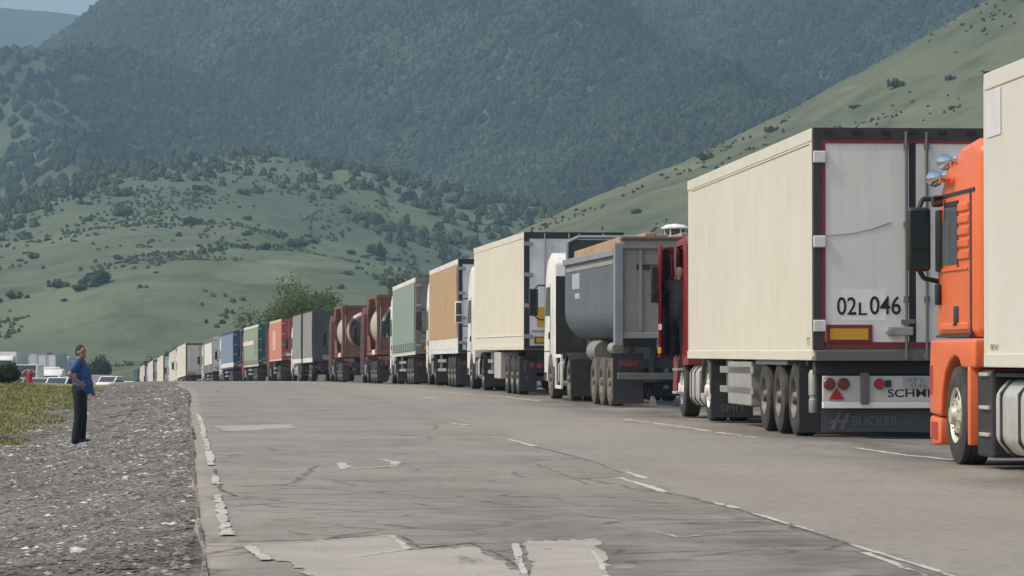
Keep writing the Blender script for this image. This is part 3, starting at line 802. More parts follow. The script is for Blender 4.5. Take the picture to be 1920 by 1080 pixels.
for i, (px, Y, zt, w) in enumerate(((1005, 600, 31, 9), (1045, 590, 33, 8), (965, 610, 28, 8))):
    X = (px - 960) / 6200 * Y; z = float(zright(np.array([X]), np.array([Y]))[0])
    root = tag(empty('hill_tree', (X, Y, z)), 'dark round tree, %s of three where the two slopes meet above the tipper' % ('middle', 'rightmost', 'leftmost')[i], 'tree', 'trees in the fold between the hills')
    MB().tube((0, 0, -.4), (0, 0, 1.4), .25, .2, 7).build('trunk', M_bark, root)
    V, F = leaf_blob(1500, w * .42, w * .42, 2.2, .3, 60 + i, .8, 9)
    link('crown', np_mesh('crown', V, F), root, M_leafd)

# ================================================================ trucks
def tyre_mesh(mat, w=.30, r=.5):
    h = w / 2
    p = [(-h * .9, .27), (-h, .33), (-h, .42), (-h * .86, r * .975), (-h * .62, r), (-h * .5, r), (-h * .47, r - .016), (-h * .38, r - .016), (-h * .35, r), (-h * .06, r), (-h * .04, r - .016),
         (h * .04, r - .016), (h * .06, r), (h * .35, r), (h * .38, r - .016), (h * .47, r - .016), (h * .5, r), (h * .62, r), (h * .86, r * .975), (h, .42), (h, .33), (h * .9, .27)]
    return MB().lathe(p, 'x', n=36, close=True).mesh('tyre', mat, 0, True)
def rim_mesh(mat, w=.30, convex=False):
    h = w / 2
    p = [(-h * 1.1, 0), (-h * 1.1, .075), (-h * .8, .09), (-h * .35, .13), (-h * .3, .20), (-h * .6, .245), (-h * .98, .275), (-h * .8, .285), (0, .28)]
    if convex: p = [(-h * 1.35, 0), (-h * 1.35, .085), (-h * 1.05, .10), (-h * .95, .16), (-h * .7, .235), (-h * .85, .25), (-h * 1.0, .278), (-h * .8, .288), (0, .28)]
    mb = MB().lathe(p, 'x', n=28)
    for k in range(10):
        a = k * math.pi / 5; c, s = math.cos(a) * .155, math.sin(a) * .155
        mb.tube((-h * .2, c, s), (-h * (.62 if not convex else 1.12), c, s), .014, .014, 6)
    return mb.mesh('rim', mat, 0, True)
WM = {'dark': (tyre_mesh(M_tyre), rim_mesh(M_rim)), 'tan': (tyre_mesh(M_tyre_tan), rim_mesh(M_rim_tan)),
      'bright': (tyre_mesh(M_tyre), rim_mesh(M_rim_bright, convex=True)), 'white': (tyre_mesh(M_tyre), rim_mesh(M_white, convex=True))}
def wheel(root, x, y, style='dark', s=1.0):
    w = link('wheel', WM[style][0], root); w.location = (x, y, .5 * s); w.scale = (1, s, s)
    if x > 0: w.rotation_euler.z = math.pi
    w.rotation_euler.x = random.uniform(0, 3)
    link('rim', WM[style][1], w)
    return w
def axle(root, y, W=2.55, style='dark', dual=False):
    x = W / 2 - .19
    for s in (-1, 1):
        wheel(root, s * x, y, style)
        if dual: wheel(root, s * (x - .34), y, style)
    MB().tube((-x, y, .5), (x, y, .5), .07, .07, 8).build('axle', M_chassis, root)
def place(name, label, Xl, Y, slope, W=2.55, cat='truck', group='queue of trucks on the right side of the road', dz=0.0):
    yaw = math.atan(-slope)
    x = Xl + W / 2 * math.cos(yaw); y = Y + W / 2 * math.sin(yaw)
    y2 = Y + 12
    pitch = math.atan((rz(y2) - rz(Y)) / 12)
    return tag(empty(name, (x, y, rz(Y) + .012 + dz), (pitch, 0, yaw)), label, cat, group)

def mirror(root, x, y, z, hmat=M_black, s=1.0, sgn=-1):
    """side mirror: housing facing back, on two arms reaching from the cab corner"""
    h = B(x - .11 * s, x + .11 * s, y - .05, y + .09, z - .32 * s, z + .34 * s).build('mirror', hmat, root, .03, True)
    B(x - .085 * s, x + .085 * s, y - .056, y - .051, z - .05 * s, z + .3 * s).build('mirror_glass', M_glass, h)
    B(x - .085 * s, x + .085 * s, y - .056, y - .051, z - .28 * s, z - .09 * s).build('mirror_glass', M_glass, h)
    MB().path([(x, y + .02, z + .3 * s), (x - sgn * .12, y + .08, z + .42 * s), (x - sgn * .34, y + .12, z + .42 * s)], .02, 6).build('mirror_arm', M_black, h)
    MB().path([(x, y + .02, z - .28 * s), (x - sgn * .12, y + .08, z - .4 * s), (x - sgn * .34, y + .12, z - .42 * s)], .02, 6).build('mirror_arm', M_black, h)
    return h

CABP = [(0, .75), (0, 3.30), (.22, 3.58), (.85, 3.66), (1.5, 3.45), (1.92, 2.95), (2.18, 1.9), (2.26, 1.2), (2.26, .42), (1.66, .40), (1.58, .72), (1.38, .98), (1.0, 1.08), (.62, .98), (.42, .75)]
def tractor(root, y0, col, roof=1.0, wheel_style='dark', tank=True, fairing=True, mir=M_black, rear_axle=True, flap=True, W=2.44, cat_box=False):
    prof = [(y0 + a, b if b < 2.9 else 2.9 + (b - 2.9) * roof) for a, b in CABP]
    h = W / 2
    cab = MB().prism_x(prof, -h, h).build('cab', col, root, .05, True)
    for s in (-1, 1):
        x0, x1 = (s * (h + .012), s * (h - .01)) if s > 0 else (s * (h + .012), s * (h - .01))
        a, b = min(x0, x1), max(x0, x1)
        MB().prism_x([(y0 + .98, 1.98), (y0 + .98, 2.66), (y0 + 1.72, 2.66), (y0 + 2.02, 1.98)], a, b).build('side_window', M_glass, cab)
        B(a, b, y0 + .93, y0 + .955, 1.15, 2.75).build('door_gap', M_black, cab)
        B(a, b, y0 + .95, y0 + 2.1, 1.12, 1.14).build('door_gap', M_black, cab)
        B(min(s * (h + .03), s * h), max(s * (h + .03), s * h), y0 + 1.02, y0 + 1.14, 1.42, 1.58).build('door_handle', M_black, cab, .008)
        mirror(root, s * (h + .28), y0 + 2.05, 2.3, mir, 1.0, s)
        B(min(s * h * .99, s * (h + .015)), max(s * h * .99, s * (h + .015)), y0 + 1.7, y0 + 2.15, .45, .62).build('step', M_black, cab)
    MB().prism_x([(y0 + 2.20, 1.88), (y0 + 1.95, 2.86), (y0 + 1.975, 2.875), (y0 + 2.225, 1.89)], -h + .1, h - .1).build('windscreen', M_glass, cab)
    B(-h + .08, -h + .5, y0 + 2.25, y0 + 2.275, .62, .82).build('headlight', M_alu, cab, .02)
    B(h - .5, h - .08, y0 + 2.25, y0 + 2.275, .62, .82).build('headlight', M_alu, cab, .02)
    ch = MB()
    for s in (-1, 1): ch.box(s * .42 - .04, s * .42 + .04, y0 - 4.1, y0 + 2.0, .72, .98)
    for k in range(5): ch.box(-.38, .38, y0 - 4 + k * 1.2, y0 - 3.92 + k * 1.2, .75, .92)
    ch.build('tractor_chassis', M_chassis, root)
    MB().lathe([(0, .1), (0, .45), (.1, .5), (.1, .1)], 'z', (0, y0 - 2.6, 1.0), 20, True).build('fifth_wheel', M_chassis, root)
    axle(root, y0 + 1.0, W + .08, wheel_style)
    if rear_axle:
        axle(root, y0 - 2.7, W + .08, wheel_style, True)
        for s in (-1, 1):
            pr = []
            for k in range(9):
                a = math.radians(-5 + k * 23.75); pr.append((y0 - 2.7 - math.cos(a) * .60, .5 + math.sin(a) * .60))
            pr2 = [(y0 - 2.7 + (p[0] - y0 + 2.7) * .95, .5 + (p[1] - .5) * .95) for p in reversed(pr)]
            MB().prism_x(pr + pr2, min(s * .62, s * (h + .04)), max(s * .62, s * (h + .04))).build('fender', M_black, root)
            if flap: B(min(s * .62, s * (h + .04)), max(s * .62, s * (h + .04)), y0 - 3.42, y0 - 3.40, .12, .95).build('mudflap', M_flap, root)
    if tank:
        q = [(-h + .02, .42), (-h + .02, .82), (-h + .12, .95), (-.58, .95), (-.52, .85), (-.52, .4), (-.6, .32), (-h + .12, .32)]
        tk = MB().prism_y(q, y0 - 1.95, y0 - .45).build('fuel_tank', M_alu, root, .03, True)
        for yy in (y0 - 1.6, y0 - .85):
            MB().prism_y([(a * 1.008 - (.004 if a < -1 else 0), .635 + (b - .635) * 1.02) for a, b in q], yy - .03, yy + .03).build('tank_strap', M_black, tk)
        B(-h + .03, -.6, y0 - .38, y0 + .2, .3, .95).build('battery_box', M_black, root, .02)
    return cab

def marker_plate(parent, x0, x1, z0, z1, y):
    p = B(x0, x1, y - .004, y + .004, z0, z1).build('marker_plate', M_redlamp, parent)
    return p
def rear_lights(root, W, y, z, panel=None):
    b = B(-W / 2 + .04, W / 2 - .04, y, y + .1, z - .14, z + .16).build('bumper', panel or M_black, root, .01)
    for s in (-1, 1):
        for k, m in enumerate((M_brownlamp, M_redlamp)):
            xx = s * (W / 2 - .22 - .2 * k)
            MB().lathe([(0, .0), (0, .06), (.03, .075), (.05, .075)], 'y', (xx, y - .03, z + .03), 14).build('tail_light', m, b)
    B(-.27, .27, y - .012, y - .002, z - .08, z + .06).build('number_plate', M_white, b)
    return b
def bumper_bar(root, W, y, z):
    mb = B(-W / 2 + .08, W / 2 - .08, y, y + .1, z - .06, z + .06)
    for s in (-1, 1): mb.box(s * .45 - .04, s * .45 + .04, y + .02, y + .09, z, z + .45)
    mb.build('underrun_bar', M_chassis, root)

def trailer_under(root, W, L, ax=(2.0, 3.32, 4.64), style='dark', z=1.05, legs=True, flap=True, boxm=None, skirt=False):
    ch = MB()
    for s in (-1, 1): ch.box(s * .5 - .06, s * .5 + .06, .3, L - .2, z - .28, z)
    n = int(L / 1.5)
    for k in range(n): ch.box(-.44, .44, .5 + k * 1.5, .58 + k * 1.5, z - .2, z - .04)
    ch.build('trailer_chassis', M_chassis, root)
    for y in ax: axle(root, y, W, style)
    if flap:
        for s in (-1, 1): B(min(s * (W / 2 - .02), s * .8), max(s * (W / 2 - .02), s * .8), ax[0] - .66, ax[0] - .64, .1, .98).build('mudflap', M_flap, root)
    if legs:
        for s in (-1, 1): B(s * .85 - .07, s * .85 + .07, L - 3.6, L - 3.46, .3, z).build('landing_leg', M_chassis, root)
    if boxm: B(-W / 2 + .03, -.75, ax[-1] + 1.5, ax[-1] + 3.2, .38, z - .05).build('pallet_box', boxm, root, .02)
    gd = MB()
    for zz in (.55, .85): gd.box(-W / 2 + .02, -W / 2 + .05, ax[-1] + (3.4 if boxm else 1.0), L - 4.0, zz - .05, zz + .05)
    for k in range(3):
        yy = ax[-1] + 3.6 + k * max(.1, (L - 8.2 - ax[-1]) / 2)
        gd.box(-W / 2 + .05, -W / 2 + .09, yy - .03, yy + .03, .5, z - .02)
    gd.build('side_guard', M_steel, root)
    B(W / 2 - .06, W / 2 - .03, ax[-1] + .8, L - 3.4, .22, z - .03).build('shade_skirt', M_chassis, root)  # added panel, keeps the gap under the trailer dark
    B(-.42, .42, ax[0] - .5, ax[-1] + .5, .34, z - .1).build('suspension_shade_block', M_chassis, root)  # added block, darkens the view between the axles
    B(.5, W / 2 - .08, ax[-1] + 1.2, ax[-1] + 2.6, .4, z - .1).build('carrier_shade_box', M_black, root, .05)  # added box, fills the bright gap beneath the bed

def corrugated(y0, y1, z0, z1, x, depth=.035, pitch=.28):
    P = []; y = y0; k = 0
    while y < y1:
        P += [(x, y), (x, min(y + pitch * .35, y1)), (x - depth, min(y + pitch * .5, y1)), (x - depth, min(y + pitch * .85, y1))]
        y += pitch
    P += [(x, y1), (x + .05, y1), (x + .05, y0)]
    return MB().prism_z(P, z0, z1)
def curtain(y0, y1, z0, z1, x, amp=.018, ny=120, nz=10, seed=0):
    ys = np.linspace(y0, y1, ny); zs = np.linspace(z0, z1, nz)
    Y, Z = np.meshgrid(ys, zs, indexing='ij')
    w = (vnoise(Y * 2.1 + seed * 7.7, Z * .35 + seed) - .5) * 2 * amp + (vnoise(Y * .7 + seed * 3.1, Z * .8) - .5) * 2 * amp
    w *= np.sin((Z - z0) / (z1 - z0) * math.pi) ** .5
    return np_mesh('curtain', np.stack([x - .02 - np.abs(w), Y, Z], -1).reshape(-1, 3), grid_faces(ny, nz)[:, ::-1], None, True)

def doors(box, W, zb, zt, doorm, framem, y=0.0, rods=2, rodm=None, trim=None, fw=.13, top=.16, bot=.06, hinge=None):
    h = W / 2; rodm = rodm or M_steel; hinge = hinge or M_steel
    fr = B(-h, -h + fw, y - .03, y + .1, zb, zt).box(h - fw, h, y - .03, y + .1, zb, zt).box(-h + fw, h - fw, y - .03, y + .1, zt - top, zt).box(-h + fw, h - fw, y - .03, y + .1, zb, zb + bot)
    fr.build('rear_frame', framem, box)
    for s in (-1, 1):
        B(min(s * .02, s * (h - fw)), max(s * .02, s * (h - fw)), y - .022, y + .06, zb + bot + .005, zt - top - .005).build('door', doorm, box, .006)
        for k in range(rods):
            xx = s * (.13 + k * .62)
            MB().tube((xx, y - .055, zb - .02), (xx, y - .055, zt - .03), .017, .017, 8).build('lock_rod', rodm, box)
            B(min(xx, xx + s * .34), max(xx, xx + s * .34), y - .075, y - .05, zb + .42, zb + .47).build('lock_handle', rodm, box, .006)
        for k in range(4):
            zz = zb + .3 + k * (zt - zb - .6) / 3
            B(min(s * (h - fw - .09), s * (h - .01)), max(s * (h - fw - .09), s * (h - .01)), y - .05, y - .02, zz - .05, zz + .05).build('hinge', hinge, box, .008)

def box_body(root, W, L, zb, zt, side, rail=None, y0=.06, name='cargo_box', bevel=.015):
    h = W / 2
    b = B(-h + .004, h - .004, y0, L, zb, zt - .01).build(name, side, root, bevel)
    rail = rail or side
    for s in (-1, 1):
        B(min(s * (h - .03), s * (h + .008)), max(s * (h - .03), s * (h + .008)), y0 + .04, L - .002, zt - .16, zt + .004).build('top_rail', rail, b, .01)
        B(min(s * (h - .03), s * (h + .012)), max(s * (h - .03), s * (h + .012)), y0 + .04, L - .002, zb - .04, zb + .09).build('bottom_rail', rail, b, .008)
    B(-h + .02, h - .02, L + .001, L + .03, zb + .2, zt - .1).build('front_wall', side, b)
    return b

cream = (0.60, 0.555, 0.445)
M_cream1 = paint('cream reefer wall', (0.575, 0.545, 0.455), .5, dirt=.34, dirtcol=(0.43, 0.36, 0.24), streak=True, var=.05, scale=.5)
M_cream2 = paint('warm cream box wall', (0.60, 0.56, 0.455), .5, dirt=.20, dirtcol=(0.46, 0.38, 0.25), streak=True, var=.05, scale=.5)
M_cream3 = paint('grey cream box wall', (0.55, 0.53, 0.465), .5, dirt=.22, dirtcol=(0.42, 0.36, 0.26), streak=True, var=.04, scale=.5)
M_door1 = paint('grey white trailer door', (0.70, 0.665, 0.60), .45, dirt=.35, dirtcol=(0.45, 0.41, 0.35), streak=True, var=.06, scale=.7)
M_frame = paint('brown black rear frame', (0.040, 0.032, 0.03), .5, dirt=.4, dirtcol=(0.09, 0.075, 0.06))
M_redtrim = paint('dark red trim', (0.20, 0.018, 0.022), .5, dirt=.3, dirtcol=(0.08, 0.03, 0.03))
M_sill = paint('grey steel sill', (0.13, 0.128, 0.12), .55, 0.2, dirt=.4)
M_panel = paint('pale grey lamp panel', (0.55, 0.52, 0.46), .5, dirt=.45)
M_patchlight = paint('paler door sheet', (0.76, 0.735, 0.68), .45, dirt=.25, var=.04)
M_greyink = flat('faded grey lettering', (0.16, 0.155, 0.145), .7)
M_orange = paint('orange cab paint', (0.68, 0.135, 0.038), .36, dirt=.28, dirtcol=(0.42, 0.15, 0.07), var=.08, streak=True)
M_redcab = paint('red cab paint', (0.21, 0.016, 0.020), .35, dirt=.2, dirtcol=(0.12, 0.03, 0.03))

# ---------------------------------------------------------------- T0: orange tractor with cream trailer, nearest on the right
def near_orange_truck():
    SL = -.0668; L = 13.45; Yr = 31.75 - L
    Xl = 6.654 - .0668 * Yr
    r = place('semi_truck', 'orange-cab semi-truck with cream box, nearest, cut by the right picture edge', Xl, Yr, SL)
    W = 2.55; h = W / 2
    box = box_body(r, W, L, 1.03, 3.80, M_cream3)
    doors(box, W, 1.03, 3.80, M_door1, M_frame)
    B(-h - .002, -h + .05, L - .12, L + .034, 1.05, 3.75).build('corner_post', M_cream3, box, .01)
    B(-h - .006, -h + .06, L - .05, L + .04, 3.72, 3.83).build('corner_cap', M_black, box, .01)
    M_pl = paint('pale lilac sticker', (0.56, 0.54, 0.56), .5, dirt=.1)
    B(-h - .0045, -h, L - .75, L - .14, 3.18, 3.62).build('sticker', M_pl, box)
    lettering(box, 'RV', M_redtrim, 'left', L - .3, L - .62, 1.155, 1.21, -h - .0075)
    trailer_under(r, W, L, style='dark', z=1.0)
    rear_lights(r, W, .12, .62)
    # tractor
    y0 = L + .45; hw = 1.235
    body = [(0, 1.28), (0, 3.16), (.25, 3.24), (.95, 3.20), (1.55, 3.05), (1.95, 2.80), (2.12, 2.1), (2.20, 1.28)]
    cab = MB().prism_x([(y0 + a, b) for a, b in body], -hw, hw).build('cab', M_orange, r, .10, True, seg=4)
    low = [(.02, .98), (.02, 1.262), (2.24, 1.262), (2.28, .98), (2.28, .50), (1.72, .48), (1.66, .70), (1.50, .92), (1.25, 1.05), (1.0, 1.10), (.78, 1.06), (.66, .98)]
    lp = MB().prism_x([(y0 + a, b) for a, b in low], -hw - .045, hw + .045).build('lower_cab_panel', M_orange, cab, .03, True, seg=3)
    # bumper below the arch
    bu = MB().prism_x([(y0 + 1.74, .20), (y0 + 1.72, .46), (y0 + 2.30, .48), (y0 + 2.30, .24), (y0 + 2.2, .17)], -hw - .04, hw + .04).build('bumper', M_orange, r, .03, True)
    B(-hw - .046, -hw - .03, y0 + 1.86, y0 + 2.2, .24, .42).build('corner_lamp', M_redlamp, bu, .004)
    B(-hw - .052, -hw - .04, y0 + 2.12, y0 + 2.24, .70, 1.0).build('indicator', M_redlamp, bu, .004)
    for s in (-1, 1):
        B(min(s * (hw + .045), s * .75), max(s * (hw + .045), s * .75), y0 + .24, y0 + .36, .22, 1.0).build('fender_tail', M_orange, r, .02, True)
        a = s * (hw + .003); b2 = s * (hw - .02)
        lo, hi = min(a, b2), max(a, b2)
        MB().prism_x([(y0 + 1.02, 2.02), (y0 + 1.02, 2.62), (y0 + 1.70, 2.62), (y0 + 1.98, 2.02)], lo, hi).build('side_window', glass('side glass with painted reflection', (.10, .12, .13)), cab)  # glass colour lightened as a painted reflection
        mb = MB(); a = s * (hw + .010); lo, hi = min(a, b2), max(a, b2)
        mb.box(lo, hi, y0 + .98, y0 + 1.03, 1.98, 2.66).box(lo, hi, y0 + 1.03, y0 + 1.68, 2.61, 2.66)
        mb.build('window_seal', M_black, cab)
        B(lo, hi, y0 + .18, y0 + 2.0, 2.715, 2.75).build('roof_gutter', M_black, cab)
        B(lo, hi, y0 + .34, y0 + .40, 1.30, 2.71).build('door_gap', M_frame, cab)
        B(lo, hi, y0 + .42, y0 + 2.1, 1.285, 1.31).build('door_gap', M_frame, cab)
        for k in range(5):
            a = s * (hw + .022); l2, h2 = min(a, b2), max(a, b2)
            MB().prism_x([(y0 + .46, 2.06 + k * .12), (y0 + .46, 2.14 + k * .12), (y0 + .95, 2.14 + k * .12), (y0 + .95, 2.06 + k * .12)], l2, h2).build('pillar_rib', M_orange, cab, .012)
        a = s * (hw + .016); l2, h2 = min(a, b2), max(a, b2)
        B(l2, h2, y0 + .5, y0 + 1.9, 1.955, 1.985).build('door_crease', M_orange, cab, .006)
        B(l2, h2, y0 + .5, y0 + 1.9, 1.36, 1.43).build('door_crease', M_orange, cab, .01)
        B(l2, h2, y0 + .98, y0 + 1.20, 1.38, 1.60).build('door_handle', M_black, cab, .02, True)
    MB().prism_x([(y0 + 2.155, 1.95), (y0 + 1.99, 2.72), (y0 + 2.01, 2.73), (y0 + 2.175, 1.96)], -hw + .12, hw - .12).build('windscreen', M_glass, cab)
    # mirrors
    for s in (-1, 1):
        xm = s * (hw + .215)
        mr = B(xm - .12, xm + .12, y0 + 1.92, y0 + 2.08, 1.97, 2.63).build('mirror', M_black, r, .04, True, seg=3)
        MB().prism_z([(xm - .095, y0 + 1.905 - s * -.016), (xm + .095, y0 + 1.905 + s * -.016), (xm + .095, y0 + 1.922), (xm - .095, y0 + 1.922)], 2.20, 2.59).build('mirror_glass', flat('mirror with dark painted reflection', (.10, .11, .12), .05, 1.0), mr)  # mirror colour darkened, standing in for a dark reflected landscape
        MB().prism_z([(xm - .095, y0 + 1.905 - s * -.016), (xm + .095, y0 + 1.905 + s * -.016), (xm + .095, y0 + 1.922), (xm - .095, y0 + 1.922)], 2.0, 2.16).build('mirror_glass', flat('mirror with dark painted reflection', (.10, .11, .12), .05, 1.0), mr)
        MB().path([(xm, y0 + 2.0, 2.60), (xm - s * .05, y0 + 2.02, 2.72), (xm - s * .26, y0 + 2.02, 2.72)], .026, 8).build('mirror_arm', M_black, mr)
        MB().path([(xm, y0 + 2.0, 2.0), (xm - s * .06, y0 + 2.02, 1.90), (xm - s * .26, y0 + 2.05, 1.86)], .026, 8).build('mirror_arm', M_black, mr)
        B(min(s * (hw - .03), s * (hw + .05)), max(s * (hw - .03), s * (hw + .05)), y0 + 1.80, y0 + 1.96, 1.96, 2.60).build('mirror_bracket', M_black, mr, .02, True)
        x2 = s * (hw + .09)
        wm = B(x2 - .05, x2 + .07, y0 + 1.62, y0 + 1.72, 2.62, 2.74).build('mirror', M_black, r, .03, True)
        B(x2 - .04, x2 + .06, y0 + 1.613, y0 + 1.618, 2.64, 2.72).build('mirror_glass', flat('mirror with dark painted reflection', (.10, .11, .12), .05, 1.0), wm)
        B(min(s * hw, s * (hw + .06)), max(s * hw, s * (hw + .06)), y0 + 1.85, y0 + 1.95, 1.62, 1.84).build('mirror_bracket', M_black, wm, .02, True)
    # air horns on the roof
    for k, (xx, zz, yy) in enumerate(((-1.24, 3.02, 1.66), (-1.32, 2.86, 1.80))):
        hn = MB().lathe([(y0 + yy, .085), (y0 + yy - .02, .088), (y0 + yy - .10, .052), (y0 + yy - .22, .026), (y0 + yy - .5, .022), (y0 + yy - .56, .04), (y0 + yy - .64, .04), (y0 + yy - .66, 0)], 'y', (xx, 0, zz + .06), 18)
        hn.build('air_horn', M_chrome, r, 0, True)
        B(xx - .02, -1.0, y0 + yy - .42, y0 + yy - .36, zz + .0, zz + .05).build('horn_bracket', M_orange, r)
    # wheels, tank, boxes
    for y, d in ((y0 + 1.10, False), (y0 - 2.5, True)):
        for s in (-1, 1):
            w = wheel(r, s * 1.10, y, 'bright', 1.0)
            if y > y0 and s < 0:
                w.rotation_euler.x = .3
                for k in range(8):
                    a = k * math.pi / 4 + .2
                    MB().lathe([(-.125, 0), (-.135, .024), (-.11, .028)], 'x', (0, math.cos(a) * .205, math.sin(a) * .205), 10).build('hand_hole', M_ink, w)
            if d: wheel(r, s * .77, y, 'dark')
        MB().tube((-1.1, y, .5), (1.1, y, .5), .07, .07, 8).build('axle', M_chassis, r)
    ch = MB()
    for s in (-1, 1): ch.box(s * .42 - .04, s * .42 + .04, y0 - 4.0, y0 + 2.0, .72, .98)
    ch.build('tractor_chassis', M_chassis, r)
    B(-1.0, 1.0, y0 + .3, y0 + 2.1, .62, .9).build('engine_block', M_chassis, r)
    bb = B(-hw + .02, -.6, y0 - .50, y0 + .20, .12, .96).build('battery_box', M_black, r, .03)
    for zz in (.92, .60, .34): B(-hw - .012, -hw + .03, y0 - .42, y0 - .02, zz - .018, zz + .018).build('step', M_alu, bb, .006)
    q = [(-hw + .02, .30), (-hw + .02, .74), (-hw + .14, .88), (-.58, .88), (-.5, .80), (-.5, .24), (-.58, .16), (-hw + .14, .16)]
    tk = MB().prism_y(q, y0 - 2.2, y0 - .62).build('fuel_tank', M_alu, r, .05, True, seg=3)
    for yy in (y0 - .92, y0 - 1.7):
        MB().prism_y([(a - .012 if a < -1 else a + .01, .52 + (b - .52) * 1.035) for a, b in q], yy - .035, yy + .035).build('tank_strap', M_chassis, tk)
    B(-hw + .05, hw - .05, y0 - 2.2, y0 - .1, .90, .935).build('deck_plate', M_chassis, r)
    for k in range(3):
        MB().path([(-.5 + .4 * k, y0 - .02, 1.5), (-.5 + .4 * k, y0 - .2, 1.15), (-.5 + .4 * k, L + .06, 1.5)], .02, 6).build('air_hose', M_black, r)
    return r
near_orange_truck()

# ---------------------------------------------------------------- T1: reefer with the big number on its door, red tractor with an open door
def numbered_trailer():
    SL = -.0668; Yr = 42.3; Xl = 3.855; W = 2.56; h = W / 2; L = 13.4
    r = place('semi_truck', 'cream reefer semi-trailer with number 02L046 on grey doors, red cab ahead', Xl, Yr, SL, W)
    fx = lambda px: -h + (px - 1525) / 146.6
    fz = lambda y: 1.03 + (672 - y) / 146.6
    box = box_body(r, W, L, 1.05, 3.99, M_cream1)
    B(-h - .0105, -h + .02, .35, L - .5, 3.80, 3.808).build('side_seam', M_door1, box)
    lettering(box, 'TT', M_greyink, 'left', .55, .28, fz(647), fz(632), -h - .002)
    zb, zt = fz(655), fz(238)
    fr = B(-h, fx(1545), -.03, .1, zb, zt).box(-fx(1545), h, -.03, .1, zb, zt).box(fx(1545), -fx(1545), -.03, .1, fz(262), zt)
    fr.build('rear_frame', M_frame, box)
    for k in range(7): B(fx(1545 + k * 54), fx(1560 + k * 54), -.045, -.03, fz(250), fz(243)).build('roof_lamp', M_ink, box)
    for s in (-1, 1):
        a, b = sorted((s * .045, s * -fx(1547)))
        B(a, b, -.022, .06, fz(641), fz(267)).build('door', M_door1, box, .006)
        a, b = sorted((s * -fx(1541.5), s * -fx(1547)))
        B(a, b, -.034, .02, fz(641), fz(262)).build('door_trim', M_redtrim, box)
    B(fx(1547), -fx(1547), -.034, .02, fz(267), fz(262)).build('door_trim', M_redtrim, box)
    B(fx(1547), -fx(1547), -.034, .02, fz(650), fz(641)).build('door_trim', M_redtrim, box)
    B(-.045, .045, -.018, .02, fz(645), fz(262)).build('door_gasket', M_ink, box)
    for s in (-1, 1):
        for y in (293, 452, 610):
            a, b = sorted((s * (h + .005), s * -fx(1548)))
            B(a, b, -.06, -.026, fz(y + 11), fz(y - 11)).build('hinge', M_steel if s > 0 else M_white, box, .012)
    for px in (1700, 1739):
        x = fx(px)
        MB().tube((x, -.06, fz(675)), (x, -.06, fz(245)), .020, .020, 10).build('lock_rod', M_sill, box)
        for y in (272, 420, 560, 668): B(x - .035, x + .035, -.075, -.022, fz(y + 6), fz(y - 6)).build('rod_guide', M_sill, box, .008)
    hd = B(fx(1664), fx(1712), -.085, -.05, fz(628), fz(612)).build('lock_handle', M_steel, box, .01)
    MB().lathe([(-.10, 0), (-.10, .035), (-.05, .05), (-.022, .05)], 'y', (fx(1668), 0, fz(620)), 14).build('handle_boss', M_steel, box)
    B(fx(1690), fx(1716), -.08, -.03, fz(607), fz(598)).build('lock_bracket', M_sill, box, .008)
    for (a_, b_) in (((1549, 441), (1600, 436)), ((1600, 436), (1640, 427)), ((1640, 427), (1672, 416))):
        MB().tube((fx(a_[0]), -.024, fz(a_[1])), (fx(b_[0]), -.024, fz(b_[1])), .006, .006, 5).build('scratch', M_sill if b_[0] > 1640 else M_steel, box)
    # number and marks
    B(fx(1577), fx(1662), -.0235, -.0215, fz(600), fz(541)).build('sticker', M_patchlight, box)
    lettering(box, '02', M_ink, 'rear', fx(1569), fx(1606), fz(590), fz(556), -.028, .012)
    lettering(box, 'L', M_ink, 'rear', fx(1610), fx(1626), fz(590), fz(566), -.028, .012)
    lettering(box, '046', M_ink, 'rear', fx(1631), fx(1690), fz(589), fz(554), -.028, .012)
    mp = marker_plate(box, fx(1549), fx(1636), fz(645), fz(608), -.030)
    mp.data.materials.clear(); mp.data.materials.append(M_redtrim)
    B(fx(1556), fx(1628), -.038, -.035, fz(636), fz(615)).build('marker_field', M_amber, box)
    # sill, beam, lamp panel, flap
    B(-h + .02, h - .02, -.05, .12, fz(676), fz(656)).build('rear_sill', M_sill, r, .012)
    B(-h + .05, h - .05, .18, .4, fz(702), fz(677)).build('rear_beam', M_black, r, .01)
    bp = B(fx(1545), -fx(1545), .10, .16, fz(752), fz(704)).build('lamp_panel', M_panel, r, .008)
    B(fx(1545), -fx(1545), .085, .18, fz(765), fz(752.5)).build('panel_lip', M_patchlight, bp, .008)
    for s in (-1, 1):
        for px, m in ((1557, M_brownlamp), (1584, M_brownlamp)):
            xx = s * -fx(px)
            MB().lathe([(.055, 0), (.055, .062), (.075, .078), (.10, .078)], 'y', (xx, 0, fz(719)), 18).build('tail_light', m, bp)
        x0 = s * -fx(1571)
        MB().prism_y([(x0 - .10, fz(748)), (x0 + .10, fz(748)), (x0, fz(726))], .082, .098).build('triangle_reflector', M_redlamp, bp)
        xx = s * -fx(1652)
        MB().lathe([(.05, 0), (.05, .058), (.075, .07), (.10, .07)], 'y', (xx, 0, fz(719)), 18).build('tail_light', M_redlamp, bp)
        a, b = sorted((s * -fx(1616), s * -fx(1632)))
        B(a, b, .05, .2, fz(757), fz(698)).build('flap_bracket', M_sill, r, .01)
    B(fx(1664), fx(1674), .07, .098, fz(725), fz(712)).build('socket', M_black, bp)
    lettering(bp, 'SCHMITZ', M_ink, 'rear', fx(1668), fx(1785), fz(744), fz(729), .0955, .015)
    pl = B(fx(1698), fx(1775), .075, .092, fz(728), fz(706)).build('number_plate', paint('weathered plate', (.36, .35, .32), .5), bp, .004)
    lettering(bp, '02 L', M_greyink, 'rear', fx(1706), fx(1738), fz(716), fz(708), .073)
